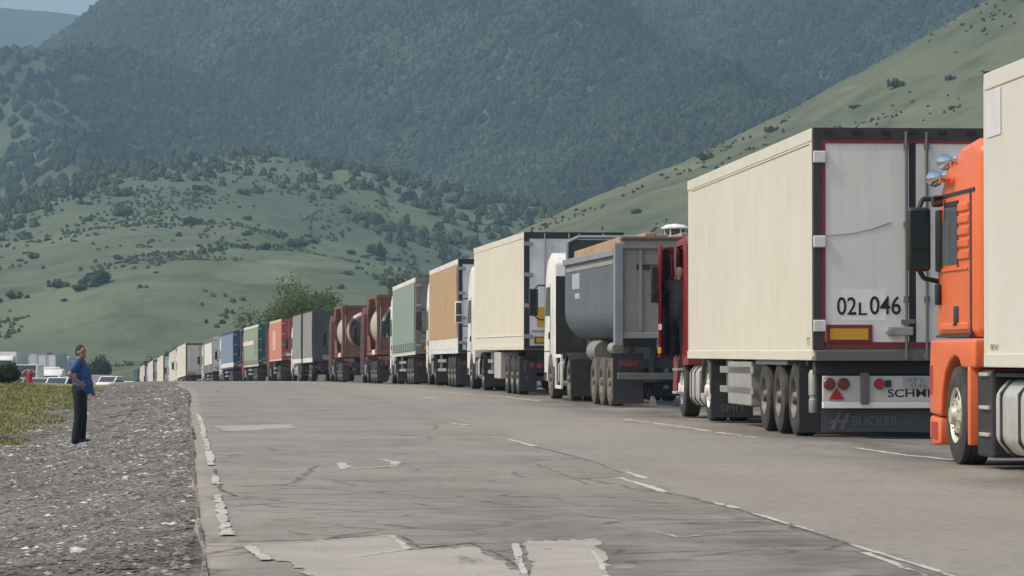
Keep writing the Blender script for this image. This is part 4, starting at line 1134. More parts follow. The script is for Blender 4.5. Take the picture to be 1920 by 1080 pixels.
    lettering(bp, '046', M_greyink, 'rear', fx(1712), fx(1744), fz(726), fz(718), .073)
    fl = B(fx(1545), -fx(1545), .20, .215, fz(810), fz(768)).build('spray_flap', paint('grey rubber flap', (.055, .056, .06), .7, dirt=.4, dirtcol=(.10, .095, .085)), r)
    M_fl = flat('worn flap print', (.125, .122, .118), .8)
    lettering(fl, 'BÜCKER', M_fl, 'rear', fx(1603), fx(1690), fz(797), fz(776), .196, .0)
    for k in range(2):
        x0 = fx(1562 + 17 * k)
        MB().prism_y([(x0, fz(804)), (x0 + .05, fz(804)), (x0 + .14, fz(774)), (x0 + .09, fz(774))], .192, .197).build('flap_emblem', M_fl, fl)
    B(fx(1562), fx(1596), .190, .1945, fz(792), fz(787)).build('flap_emblem', M_fl, fl)
    # underside
    trailer_under(r, W, L, (1.95, 3.36, 4.72), 'dark', 1.02, flap=False)
    for s in (-1, 1):
        a, b = sorted((s * (h - .01), s * .72))
        B(a, b, 1.26, 1.28, .06, 1.0).build('mudflap', M_flap, r)
    MB().lathe([(.33, 0), (.33, .055), (.35, .065), (.50, .065), (.51, .055), (.55, .055), (.56, .068), (.84, .068), (.88, .05), (.9, 0)], 'z', (-h + .09, .55, 0), 14).build('extinguisher_tube', M_steel, r, 0, True)
    B(-h + .02, -h + .3, .6, .75, .95, 1.02).build('tube_bracket', M_chassis, r)
    B(-h + .02, -.7, 5.95, 8.45, .33, .98).build('pallet_box', paint('grey pallet box', (.27, .27, .255), .55, dirt=.4), r, .02)
    B(-h + .02, -h + .35, 2.4, 5.4, .94, 1.03).build('side_rail', M_sill, r, .01)
    # red tractor with its door standing open
    y0 = L + .4; hw = 1.23
    cab = MB()
    cab.prism_x([(y0, .9), (y0, 2.95), (y0 + .72, 2.95), (y0 + .72, .9)], -hw, hw)
    cab.prism_x([(y0, 2.95), (y0 + .1, 3.1), (y0 + 1.6, 3.05), (y0 + 1.95, 2.95)], -hw, hw)
    cab.prism_x([(y0 + .72, .9), (y0 + .72, 1.22), (y0 + 2.22, 1.22), (y0 + 2.26, .42), (y0 + 1.66, .40), (y0 + 1.58, .72), (y0 + 1.38, .98), (y0 + 1.0, 1.08)], -hw, hw)
    cab.box(hw - .06, hw, y0 + .72, y0 + 2.1, 1.22, 1.98)
    cab.prism_x([(y0 + 1.90, 1.22), (y0 + 1.84, 2.0), (y0 + 1.74, 2.95), (y0 + 1.93, 2.95), (y0 + 2.14, 2.0), (y0 + 2.22, 1.22)], -hw, -hw + .09)
    cab.prism_x([(y0 + 1.90, 1.22), (y0 + 1.84, 2.0), (y0 + 1.74, 2.95), (y0 + 1.93, 2.95), (y0 + 2.14, 2.0), (y0 + 2.22, 1.22)], hw - .09, hw)
    cab.box(-hw + .09, hw - .09, y0 + 2.1, y0 + 2.2, 1.22, 1.95)
    cb = cab.build('cab', M_redcab, r, .012, True)
    MB().prism_x([(y0 + 2.14, 1.95), (y0 + 1.92, 2.93), (y0 + 1.93, 2.93), (y0 + 2.15, 1.95)], -hw + .09, hw - .09).build('windscreen', glass('greenish windscreen', (.16, .19, .17)), cb)
    navy = paint('dark navy trim', (.022, .024, .034), .7, dirt=.2, dirtcol=(.06, .055, .05))
    st = B(-.95, -.35, y0 + .78, y0 + 1.3, 1.25, 1.52).box(-.95, -.35, y0 + .74, y0 + .88, 1.52, 2.2).build('seat', navy, cb, .05, True)
    for k_ in range(2): B(-hw - .12, -hw + .1, y0 + .74, y0 + 1.3, .40 + .40 * k_, .44 + .40 * k_).build('cab_step', M_alu, cb, .006)
    B(-hw + .05, hw - .1, y0 + 1.72, y0 + 2.08, 1.3, 1.9).build('dashboard', navy, cb, .04, True)
    MB().lathe([(-.015, .2), (0, .215), (.015, .2), (0, .185)], 'y', (-.6, y0 + 1.55, 2.0), 20, True).build('steering_wheel', M_black, cb)
    # door leaf, hinged at the front edge and swung about 20 degrees
    dr = empty('door', (-hw - .01, y0 + 1.84, 0), (0, 0, math.radians(-19)), r)
    leaf = MB()
    leaf.box(-.06, 0, -1.10, 0, 1.02, 1.94)
    leaf.box(-.06, 0, -1.10, -1.0, 1.94, 2.96).prism_x([(-.10, 1.94), (0, 1.94), (-.09, 2.96), (-.19, 2.96)], -.06, 0).box(-.06, 0, -1.0, -.18, 2.86, 2.96)
    leaf.build('door_leaf', M_redcab, dr, .01, True)
    B(.003, .04, -1.02, -.04, 1.06, 1.86).build('door_lining', navy, dr, .02, True)
    MB().prism_x([(-1.0, 1.94), (-.11, 1.94), (-.195, 2.86), (-1.0, 2.86)], -.034, -.028).build('door_glass', glass('door pane', (.05, .06, .06)), dr)
    MB().path([(.05, -.8, 1.62), (.08, -.75, 1.66), (.08, -.35, 1.66), (.05, -.3, 1.62)], .015, 6).build('grab_handle', M_steel, dr)
    B(-.045, .012, -1.106, -1.101, 1.5, 1.6).build('door_latch', M_alu, dr)
    B(-.062, .0, -1.108, -1.10, 1.10, 1.2).build('door_reflector', M_amber, dr)
    mirror(r, -hw - .30, y0 + 2.08, 2.3, M_black)
    axle(r, y0 + 1.0, 2.52, 'white')
    axle(r, y0 - 2.65, 2.52, 'white', True)
    ch = MB()
    for s in (-1, 1): ch.box(s * .42 - .04, s * .42 + .04, y0 - 4.1, y0 + 2.0, .72, .98)
    ch.build('tractor_chassis', M_chassis, r)
    pr = []
    for k in range(9):
        a = math.radians(-5 + k * 23.75); pr.append((y0 - 2.65 - math.cos(a) * .60, .5 + math.sin(a) * .58))
    pr2 = [(y0 - 2.65 + (p[0] - y0 + 2.65) * .95, .5 + (p[1] - .5) * .95) for p in reversed(pr)]
    for s in (-1, 1):
        a, b = sorted((s * .6, s * 1.27)); MB().prism_x(pr + pr2, a, b).build('fender', M_sill, r)
        fp = B(a, b, y0 - 3.40, y0 - 3.38, .08, 1.0).build('mudflap', M_flap, r)
        if s < 0: lettering(fp, 'SMIT', M_fl, 'rear', -1.12, -.72, .16, .28, y0 - 3.404)
    q = [(-1.22, .34), (-1.22, .78), (-1.12, .9), (-.6, .9), (-.52, .8), (-.52, .3), (-.6, .22), (-1.12, .22)]
    tk = MB().prism_y(q, y0 - 1.95, y0 - .1).build('fuel_tank', M_alu, r, .04, True)
    for yy in (y0 - 1.6, y0 - .9, y0 - .4): MB().prism_y([(a - .01 if a < -1 else a, .56 + (b - .56) * 1.03) for a, b in q], yy - .03, yy + .03).build('tank_strap', M_chassis, tk)
    MB().lathe([(0, .1), (0, .45), (.08, .5), (.08, .1)], 'z', (0, y0 - 2.3, .94), 20, True).build('fifth_wheel', M_chassis, r)
    return r, y0
T1, T1y0 = numbered_trailer()

# ---------------------------------------------------------------- T2: grey half-pipe tipper with a white cab
def tipper():
    W = 2.5; h = W / 2; L = 8.6
    r = place('tipper_truck', 'blue-grey half-round tipper semi-trailer with white cab and tan load', 2.10, 67.2, -.104, W, cat='tipper truck')
    M_body = paint('blue grey tipper steel', (0.078, 0.100, 0.125), .6, .0, dirt=.5, dirtcol=(0.15, 0.135, 0.11), streak=True)
    M_gate = paint('dusty grey tailgate', (0.245, 0.228, 0.203), .75, .0, dirt=.5, dirtcol=(0.33, 0.29, 0.235))
    M_rimb = paint('pale steel edge', (0.235, 0.245, 0.25), .5, .1, dirt=.4)
    M_load = paint('tan timber load', (0.34, 0.225, 0.125), .85, var=.25, scale=4, dirt=.4, dirtcol=(.16, .10, .06))
    sec = [(-h, 3.18)]
    for k in range(11):
        a = math.radians(180 + k * 9); sec.append((-h + .62 + .62 * math.cos(a), 2.0 + .62 * math.sin(a)))
    sec += [(-p[0], p[1]) for p in reversed(sec)]
    inner = [(p[0] * .965, p[1] + (.045 if p[1] < 3.1 else 0)) for p in reversed(sec)]
    y1 = L
    n = len(sec); vs = []; fs = []
    ring = sec + inner; m = len(ring)
    lean = lambda z: .32 * max(0, (z - 1.4)) / 1.8
    for k in range(2):
        for p in ring: vs.append((p[0], 0.02 if k == 0 else y1 + lean(p[1]) * .6 - .2, p[1]))
    for i in range(m):
        j = (i + 1) % m; fs.append((i, j, j + m, i + m))
    for i in range(n - 1):
        fs.append((i, i + 1, m - 2 - i, m - 1 - i)); fs.append((m + i + 1, m + i, 2 * m - 1 - i, 2 * m - 2 - i))
    b = MB().add(vs, fs).build('tipper_body', M_body, r, 0, False)
    MB().prism_y([(p[0], p[1]) for p in sec], y1 - .1, y1 - .04).build('front_board', M_body, b)
    for s in (-1, 1):
        a, c = sorted((s * (h - .06), s * (h + .05)))
        B(a, c, .0, y1 + .05, 3.08, 3.22).build('top_rail', M_rimb, b, .015)
        a, c = sorted((s * (h - .14), s * (h + .035)))
        B(a, c, -.16, .06, 1.25, 3.34).build('rear_post', M_rimb, b, .015)
        a, c = sorted((s * (h - .02), s * (h + .012)))
        B(a, c, .3, y1 - .3, 2.92, 3.0).build('side_rib', M_gate, b)
    # stencilled sign on the side
    M_sig = paint('faded side print', (0.36, 0.37, 0.38), .6, dirt=.5, dirtcol=(.22, .23, .24))
    B(-h - .004, -h + .002, 5.9, 7.2, 2.52, 2.86).build('side_print', M_sig, b)
    B(-h - .004, -h + .002, 5.9, 6.7, 2.30, 2.42).build('side_print', M_sig, b)
    # tailgate with recess and frame
    gate = B(-h + .14, h - .14, -.09, -.02, 1.42, 3.36).build('tailgate', M_gate, b, .012)
    B(-h + .14, h - .14, -.16, -.09, 3.22, 3.40).build('gate_beam', M_gate, b, .012)
    B(-h + .14, h - .14, -.14, -.09, 1.40, 1.52).build('gate_beam', M_gate, b, .012)
    B(-h + .42, h - .42, -.125, -.092, 2.80, 2.90).build('gate_beam', M_chassis, b)
    for x in (-.75, .75): B(x - .03, x + .03, -.14, -.09, 1.55, 3.2).build('gate_rib', M_gate, b)
    B(-h + .1, h - .1, -.2, .1, 3.395, 3.47).build('tarp_bow', paint('rusty tarp bow', (.13, .085, .07), .7), b, .02)
    # load above the rim: uneven boards of tan timber
    rr = random.Random(4)
    for k in range(9):
        x0 = -1.12 + k * .25
        z0 = 3.10 + rr.uniform(0, .05); z1 = 3.44 + rr.uniform(-.03, .08)
        MB().prism_x([(.15, z0), (.15, z1 + .06), (7.9, z1 - .02 + rr.uniform(-.02, .02)), (7.9, z0)], x0, x0 + .225).build('timber_board', M_load, r, .02)
    MB().path([(-h + .05, y1 - .1, 3.0), (-h + .05, y1 - .1, 3.62), (-h + .3, y1 - .1, 3.74), (h - .3, y1 - .1, 3.74), (h - .05, y1 - .1, 3.62), (h - .05, y1 - .1, 3.0)], .045, 8).build('head_frame', M_rimb, b)
    B(-h + .1, h - .1, y1 - .06, y1 - .03, 3.1, 3.68).build('head_board', paint('dark head board', (.07, .07, .068), .7), b)
    # running gear
    ch = MB()
    for s in (-1, 1): ch.box(s * .45 - .06, s * .45 + .06, .1, L + 1.2, .98, 1.22)
    for k in range(7): ch.box(-.4, .4, .4 + k * 1.3, .5 + k * 1.3, 1.02, 1.18)
    ch.build('trailer_chassis', M_chassis, r)
    for y in (1.25, 2.55, 3.85): axle(r, y, W, 'tan')
    MB().lathe([(4.9, 0), (4.9, .2), (4.96, .24), (6.0, .24), (6.06, .2), (6.06, 0)], 'y', (-.85, 0, 1.14), 18).build('air_tank', paint('dusty air tank', (.19, .18, .16), .6), r, 0, True)
    MB().lathe([(2.5, 0), (2.5, .13), (3.3, .13), (3.3, 0)], 'y', (-.85, 0, 1.2), 14).build('air_tank', M_steel, r, 0, True)
    for s in (-1, 1):
        a, c = sorted((s * (h - .02), s * .6)); B(a, c, .52, .54, .06, 1.1).build('mudflap', M_flap, r)
        B(s * .8 - .05, s * .8 + .05, 6.6, 6.75, .3, 1.0).build('landing_leg', M_steel, r)
    B(-h + .05, h - .05, -.02, .08, .56, .70).build('underrun_bar', M_sill, r, .015)
    for s in (-1, 1): B(s * .5 - .05, s * .5 + .05, .02, .12, .70, 1.1).build('bar_strut', M_chassis, r)
    tl = B(-h + .1, h - .1, .10, .16, .80, .98).build('lamp_beam', M_chassis, r)
    for s in (-1, 1): B(s * .95 - .18, s * .95 + .18, .07, .1, .83, .95).build('tail_light', M_brownlamp, tl)
    B(.0, .45, .06, .098, .82, .96).build('number_plate', paint('dusty plate', (.30, .30, .28), .6), tl)
    MB().prism_y([(-.5, .01), (-.34, .01), (-.36, .14), (-.4, .22), (-.46, .22), (-.48, .13)], .4, .44).build('chock', M_steel, r)
    cab = tractor(r, L + 2.2, M_white, .75, 'tan', True, mir=M_black)
    ys_, ye_ = L + .75, L + 1.95
    B(-1.2, 1.2, L + 2.17, L + 2.195, .78, 2.9).build('cab_back_shade', M_chassis, r)  # dark sheet over the white cab back, standing in for shadow there
    B(-.5, .5, L + 1.3, L + 1.9, 1.0, 2.4).build('hoist_shade_block', M_chassis, r, .04)  # added dark block for the shaded space behind the cab
    fr = B(-1.25, -1.21, ys_, ye_, .26, .34)
    fr.box(-1.25, -1.21, ys_, ye_, .98, 1.06).box(-1.25, -1.21, ys_, ys_ + .12, .34, .98).box(-1.25, -1.21, ye_ - .12, ye_, .34, .98)
    fr.build('side_frame', M_white, r)
    MB().prism_y([(-.6, 3.2), (-.6, 3.4), (-.45, 3.5), (.45, 3.5), (.6, 3.4), (.6, 3.2)], L + 2.35, L + 3.05).build('roof_spoiler', M_white, r, .03, True)
    return r
tipper()

# ---------------------------------------------------------------- the rest of the queue
def semi(label, Xl, Y, slope, side, rear, cabm, L=13.5, W=2.55, zb=1.12, zt=4.0, style='box', frame=None, rods=2, wst='dark', boxm=None, marker=True, mir=M_black, skirt=None, roofc=1.0, top=None, panel=None, ax=(2.0, 3.32, 4.64), name='semi_truck'):
    r = place(name, label, Xl, Y, slope, W)
    h = W / 2
    box = box_body(r, W, L, zb, zt, side if style != 'curtain' else rear, top)
    doors(box, W, zb, zt, rear, frame or M_frame, rods=rods)
    if style == 'curtain':
        for s in (-1, 1):
            me = curtain(.3, L - .25, zb + (.45 if skirt else .12), zt - .17, -h, seed=Y * .13)
            me.materials.append(side)
            o = link('curtain', me, box)
            if s > 0: o.rotation_euler.z = math.pi; o.location.y = L + .05
        if skirt:
            for k in range(6):
                yy = .3 + k * (L - .55) / 6
                B(-h - .014, -h + .01, yy, yy + (L - .55) / 6 - .03, zb + .1, zb + .44).build('dropside_board', skirt, box, .006)
        else:
            for k in range(12):
                yy = .8 + k * (L - 1.6) / 11
                B(-h - .05, -h - .03, yy - .025, yy + .025, zb + .02, zb + .42).build('strap', M_sill, box)
    elif style == 'container':
        for s in (-1, 1):
            o = corrugated(.2, L - .2, zb + .12, zt - .17, -h - .006).build('side_panel', side, box)
            if s > 0: o.rotation_euler.z = math.pi; o.location.y = L
    trailer_under(r, W, L, ax, wst, zb - .05, boxm=boxm)
    rear_lights(r, W, .14, .72, panel)
    bumper_bar(r, W, .2, .42)
    if marker:
        for s in (-1, 1):
            p = B(s * .72 - .3, s * .72 + .3, -.036, -.026, zb + .12, zb + .30).build('marker_plate', M_redtrim, box)
            B(s * .72 - .25, s * .72 + .25, -.042, -.037, zb + .15, zb + .27).build('marker_field', M_amber, box)
    tractor(r, L + .45, cabm, roofc, wst, mir=mir)
    return r, box

M_rearwhite = paint('white trailer door', (0.66, 0.655, 0.65), .45, dirt=.25, streak=True)
M_tan = paint('ochre tarpaulin', (0.37, 0.245, 0.130), .7, dirt=.35, dirtcol=(0.27, 0.18, 0.10), var=.08, streak=True)
M_sea = paint('sea green tarpaulin', (0.185, 0.245, 0.205), .7, dirt=.25, dirtcol=(0.22, 0.25, 0.2), var=.06, streak=True)
M_searear = paint('brown grey doors', (0.19, 0.165, 0.14), .6, dirt=.4, dirtcol=(.26, .22, .17))
M_greyt = paint('grey tarpaulin', (0.20, 0.205, 0.185), .75, dirt=.3, dirtcol=(.25, .25, .22), var=.1, streak=True)
M_greyd = paint('charcoal doors', (0.045, 0.048, 0.05), .6, dirt=.3)
M_redc = paint('red container steel', (0.36, 0.055, 0.05), .6, dirt=.4, dirtcol=(0.42, 0.20, 0.14), var=.1)
M_redside = paint('paler red container side', (0.46, 0.19, 0.14), .65, dirt=.5, dirtcol=(0.56, 0.34, 0.24), var=.1)  # side coloured paler than the doors
M_greent = paint('light green tarpaulin', (0.215, 0.26, 0.185), .7, dirt=.2, dirtcol=(.27, .30, .24), var=.05)
M_greend = paint('dark green doors', (0.012, 0.085, 0.055), .55, dirt=.2)
M_bluet = paint('slate blue tarpaulin', (0.155, 0.20, 0.27), .7, dirt=.2, dirtcol=(.2, .23, .27), var=.06)
M_blued = paint('navy doors', (0.018, 0.045, 0.105), .5, dirt=.2)
M_brownf = paint('rust brown tank frame', (0.165, 0.062, 0.042), .6, dirt=.4, dirtcol=(.30, .15, .10))
M_tankw = paint('white tank shell', (0.44, 0.39, 0.345), .45, .1, dirt=.4, dirtcol=(.40, .28, .22))
M_tankd = paint('dark green tank end', (0.022, 0.042, 0.038), .5, dirt=.3)
M_tanke = paint('brown tank end', (0.060, 0.040, 0.042), .5, dirt=.3)

r, b = semi('warm cream box semi-trailer with white doors behind the tipper cab', .31, 84.2, -.107, M_cream2, M_rearwhite, M_white, zb=1.2, zt=4.16, boxm=paint('pale pallet box', (.40, .39, .36), .5), wst='dark', mir=M_white, frame=M_black)
B(-1.29, -1.26, .3, 13.2, 1.52, 1.535).build('side_seam', M_door1, b)
B(-.95, -.72, -.04, -.03, 1.75, 2.25).build('amber_sticker', M_amber, b)
r, b = semi('ochre tarpaulin trailer with white drop sides and pale doors', -1.69, 104, -.092, M_tan, M_rearwhite, M_white, style='curtain', zb=1.12, zt=4.05, skirt=M_white, mir=M_black, frame=M_black)
r, b = semi('sea-green curtain trailer with rounded white top edge', -3.59, 123, -.099, M_sea, M_searear, M_white, style='curtain', zb=1.15, zt=3.98, top=M_white, frame=M_searear)

M_brcab = paint('dull maroon cab paint', (.10, .022, .022), .45, dirt=.3, dirtcol=(.10, .05, .04))
def tank_truck(label, Xl, Y, slope, endm, cabm, L=6.1):
    W = 2.44; h = W / 2; zb = 1.28; zt = 3.92
    r = place('tank_truck', label, Xl, Y, slope, W)
    fr = MB(); t = .16
    for y in (0.0, L - t):
        for s in (-1, 1):
            a, c = sorted((s * h, s * (h - t))); fr.box(a, c, y, y + t, zb, zt)
        fr.box(-h + t, h - t, y, y + t, zt - t, zt); fr.box(-h + t, h - t, y, y + t, zb, zb + t)
    for s in (-1, 1):
        a, c = sorted((s * h, s * (h - .12)))
        fr.box(a, c, t, L - t, zt - .12, zt); fr.box(a, c, t, L - t, zb, zb + .12)
    f = fr.build('tank_frame', M_brownf, r, .01)
    zc = (zb + zt) / 2; R = 1.13
    tank = MB().lathe([(.30, 0), (.32, .4), (.42, .8), (.60, 1.02), (.80, R), (L - .8, R), (L - .6, 1.02), (L - .42, .8), (L - .3, 0)], 'y', (0, 0, zc), 40).build('tank_shell', M_tankw, r, 0, True)
    MB().lathe([(.285, 0), (.30, .4), (.39, .8), (.42, .83), (.50, .86)], 'y', (0, 0, zc), 40).build('tank_end', endm, tank, 0, True)
    # square end plate with a round opening
    for y in (.05, L - .12):
        vs = []; fs = []; n = 40; Ri = 1.0
        for k in range(n):
            a = 2 * math.pi * k / n; c, s = math.cos(a), math.sin(a); q = 1.04 / max(abs(c), abs(s))
            for yy in (y, y + .06):
                vs.append((c * Ri, yy, zc + s * Ri)); vs.append((c * q, yy, zc + s * q * 1.12))
        for k in range(n):
            i = k * 4; j = ((k + 1) % n) * 4
            fs += [(i, j, j + 1, i + 1), (i + 3, j + 3, j + 2, i + 2), (i, i + 2, j + 2, j), (i + 1, j + 1, j + 3, i + 3)]
        MB().add(vs, fs).build('end_plate', M_brownf, f)
    for s in (-1, 1):
        for y in (.16, L - .3):
            a, c = sorted((s * h, s * (h - .1)))
            MB().prism_x([(y, zt - .2), (y + (1.0 if y < 1 else -1.0), zt - .12), (y + (1.0 if y < 1 else -1.0), zt - .18), (y, zt - .9)], a, c).build('gusset', M_brownf, f)
            MB().prism_x([(y, zb + .2), (y + (1.0 if y < 1 else -1.0), zb + .12), (y + (1.0 if y < 1 else -1.0), zb + .18), (y, zb + .9)], a, c).build('gusset', M_brownf, f)
    B(-.3, .3, .8, L - .8, zt - .1, zt - .05).build('walkway', M_steel, f)
    MB().lathe([(zt - .2, .28), (zt - .04, .28), (zt - .02, .2), (zt - .02, 0)], 'z', (0, L / 2, 0), 16).build('manhole_cover', M_steel, tank)
    B(-h - .01, -h + .02, 1.2, 2.9, zb + .0, zb + .22).build('side_plate', M_white, f)
    trailer_under(r, W, L + 2.6, (1.0, 2.32, 3.64), 'dark', 1.22, legs=False, flap=True)
    rear_lights(r, W, -.1, .85)
    bumper_bar(r, W, .0, .5)
    tractor(r, L + 2.2, cabm, .8, 'dark', mir=M_black)
    return r
tank_truck('brown-framed tank container truck with dark green tank end, nearer of two', -5.96, 146, -.116, M_tankd, M_brcab)
tank_truck('brown-framed tank container truck with brown tank end, farther of two', -8.67, 169, -.122, M_tanke, M_brcab)

def road_train():
    r = place('semi_truck', 'grey tarpaulin truck and drawbar trailer with charcoal doors', -11.34, 188, -.136)
    W = 2.55; h = W / 2
    for y0, y1 in ((0, 7.4), (8.7, 16.1)):
        b = B(-h + .01, h - .01, y0 + .06, y1, 1.1, 4.02).build('cargo_box', M_greyd, r, .02)
        for s in (-1, 1):
            me = curtain(.1, y1 - y0 - .1, 1.35, 3.95, -h, seed=y0 + 2); me.materials.append(M_greyt)
            o = link('curtain', me, b); o.location.y = y0
            if s > 0: o.rotation_euler.z = math.pi; o.location.y = y1 + .05
        B(-h - .02, -h + .02, y0 + .1, y1 - .05, 1.08, 1.34).build('dropside_board', M_white, b, .006)
        for s in (-1, 1):
            a, c = sorted((s * .02, s * (h - .08)))
            B(a, c, y0 + .03, y0 + .059, 1.2, 3.9).build('door', M_greyd, b, .006)
        B(-.7, .7, y0 + .015, y0 + .028, 1.22, 1.5).build('rear_board', paint('olive board', (.22, .21, .15), .6), b)
    for y in (1.6, 2.95, 10.4, 11.75): axle(r, y, W, 'dark')
    ch = MB()
    for s in (-1, 1): ch.box(s * .45 - .05, s * .45 + .05, .2, 7.2, .8, 1.06).box(s * .45 - .05, s * .45 + .05, 8.8, 16.2, .8, 1.06)
    ch.box(-.08, .08, 6.5, 9.2, .55, .68)
    ch.build('chassis', M_chassis, r)
    rear_lights(r, W, .1, .75)
    tractor(r, 16.3, M_white, .7, 'dark', rear_axle=False)
road_train()

r, b = semi('red shipping container truck with a white strip on its back', -14.7, 211, -.136, M_redside, M_redc, M_redcab, L=12.2, W=2.44, zb=1.36, zt=3.98, style='container', frame=M_redc, marker=False, top=paint('pale container rail', (.55, .42, .36), .6))
B(-.95, .95, -.085, -.078, 1.62, 1.78).build('white_strip', M_white, b)
B(-1.28, -1.262, 4.5, 8.0, 2.0, 3.3).build('faded_print', paint('faded pale print', (.55, .34, .24), .7, dirt=.6, dirtcol=(.46, .2, .15)), b)
r, b = semi('light green trailer with white side stripe and dark green doors', -17.7, 231, -.158, M_greent, M_greend, M_redcab, style='curtain', zt=3.98, top=M_white, frame=M_greend)
B(-1.332, -1.325, 4.0, 13.2, 2.62, 2.92).build('white_stripe', M_white, b)
B(-1.332, -1.325, 2.0, 3.4, 1.9, 2.9).build('white_stripe', M_greent, b)
r, b = semi('slate blue curtain trailer with navy doors and white lower rail', -21.2, 252, -.160, M_bluet, M_blued, M_white, style='curtain', zt=3.95, skirt=M_white, frame=M_blued)
r, b = semi('dark-framed trailer with white side panel next to the blue one', -24.6, 273, -.160, paint('dark grey tarpaulin', (.12, .125, .115), .7), M_rearwhite, M_white, zt=3.95, mir=M_black, frame=M_white)
B(-1.30, -1.272, 2.2, 11.5, 1.75, 3.55).build('side_panel', M_white, b)
MB().lathe([(-1.305, 0), (-1.305, .42), (-1.27, .45)], 'x', (0, 6.5, 1.55), 20).build('side_emblem', M_sea, b)
semi('cream box trailer with pale doors beyond the dark-framed one', -28.9, 293, -.160, M_cream2, M_cream1, M_white, zt=3.95)
farspec = [(-31.8, 313, 'white box trailer, first beyond the cream one', M_cream3, M_rearwhite), (-35.0, 332, 'white box trailer, second beyond the cream one', M_cream2, M_rearwhite),
           (-38.2, 352, 'white trailer, third beyond the cream one with pale cab', M_cream3, M_cream1), (-41.2, 371, 'off-white trailer, fourth beyond the cream one', M_cream3, M_rearwhite),
           (-44.2, 391, 'dark green trailer almost at the end of the queue', M_greend, M_greend), (-47.3, 411, 'pale grey trailer beyond the far dark green one', M_cream3, M_door1),
           (-50.2, 431, 'white trailer at the very end of the queue', M_cream3, M_rearwhite)]
for X, Y, lab, s, rr_ in farspec: semi(lab, X, Y, -.152, s, rr_, M_white)

# ================================================================ people
def capsule(mb, p0, p1, r0, r1, n=12, m=5):
    p0 = Vector(p0); p1 = Vector(p1); d = p1 - p0
    L = d.length; d = d.normalized() if L > 1e-6 else Vector((0, 0, 1)); a = d.orthogonal().normalized(); b = d.cross(a)
    rings = []
    for k in range(m + 1):
        t = math.pi / 2 * (1 - k / m); rings.append((p0 - d * (r0 * math.sin(t)), max(r0 * math.cos(t), 1e-4)))
    for k in range(m + 1):
        t = math.pi / 2 * k / m; rings.append((p1 + d * (r1 * math.sin(t)), max(r1 * math.cos(t), 1e-4)))
    vs = []; fs = []
    for c, r in rings:
        for i in range(n):
            t = 2 * math.pi * i / n; vs.append(c + a * (r * math.cos(t)) + b * (r * math.sin(t)))
    for k in range(len(rings) - 1):
        for i in range(n):
            j = (i + 1) % n; fs.append((k * n + i, k * n + j, (k + 1) * n + j, (k + 1) * n + i))
    fs += [tuple(range(n - 1, -1, -1)), tuple(range((len(rings) - 1) * n, len(rings) * n))]
    mb.add(vs, fs)
def ellip(mb, c, r, rot=0.0, n=14):
    vs = []; fs = []
    for k in range(n + 1):
        t = math.pi * k / n
        for i in range(n):
            u = 2 * math.pi * i / n
            x, y, z = max(math.sin(t), 1e-3) * math.cos(u) * r[0], max(math.sin(t), 1e-3) * math.sin(u) * r[1], math.cos(t) * r[2]
            vs.append((c[0] + x * math.cos(rot) - y * math.sin(rot), c[1] + x * math.sin(rot) + y * math.cos(rot), c[2] + z))
    for k in range(n):
        for i in range(n):
            j = (i + 1) % n; fs.append((k * n + i, k * n + j, (k + 1) * n + j, (k + 1) * n + i))
    fs += [tuple(range(n)), tuple(range(n * n + n - 1, n * n - 1, -1))]
    mb.add(vs, fs)
def remesh(mb, name, mat, parent, voxel=.012, it=4):
    me = bpy.data.meshes.new(name); me.from_pydata([tuple(v) for v in mb.v], [], mb.f)
    bm = bmesh.new(); bm.from_mesh(me); bmesh.ops.recalc_face_normals(bm, faces=bm.faces); bm.to_mesh(me); bm.free()
    o = bpy.data.objects.new(name, me); C.objects.link(o)
    m = o.modifiers.new('r', 'REMESH'); m.mode = 'VOXEL'; m.voxel_size = voxel; m.use_smooth_shade = True
    s = o.modifiers.new('s', 'SMOOTH'); s.iterations = it; s.factor = .5
    bpy.context.view_layer.update()
    me2 = bpy.data.meshes.new_from_object(o.evaluated_get(bpy.context.evaluated_depsgraph_get()))
    bpy.data.objects.remove(o); bpy.data.meshes.remove(me)
    me2.name = name; me2.materials.clear(); me2.materials.append(mat)
    return link(name, me2, parent)
def V3(*a): return Vector(a)
def hand(mb, wrist, dirv, side, palmn, curl=.5, s=1.0):
    """palm and five separate fingers; dirv points along the hand, palmn out of the palm"""
    d = dirv.normalized(); n = (palmn - d * palmn.dot(d)).normalized(); w = d.cross(n) * side
    pc = wrist + d * .05 * s
    for k in range(4):
        base = wrist + d * .095 * s + w * (-.030 + .020 * k) * s
        capsule(mb, wrist + d * .02 * s + w * (-.016 + .011 * k) * s, base, .017 * s, .013 * s, 8, 3)
        L = (.062, .074, .070, .052)[k] * s
        j1 = base + (d * math.cos(curl * .7) + n * math.sin(curl * .7)) * L * .55
        j2 = j1 + (d * math.cos(curl * 1.9) + n * math.sin(curl * 1.9)) * L * .5
        capsule(mb, base, j1, .0098 * s, .009 * s, 8, 3); capsule(mb, j1, j2, .009 * s, .0078 * s, 8, 3)
    tb = wrist + d * .03 * s - w * .028 * s
    t1 = tb + (d * .6 - w * .7 + n * .35).normalized() * .042 * s; t2 = t1 + (d * .85 - w * .2 + n * .5).normalized() * .03 * s
    capsule(mb, tb, t1, .013 * s, .0105 * s, 8, 3); capsule(mb, t1, t2, .0105 * s, .009 * s, 8, 3)

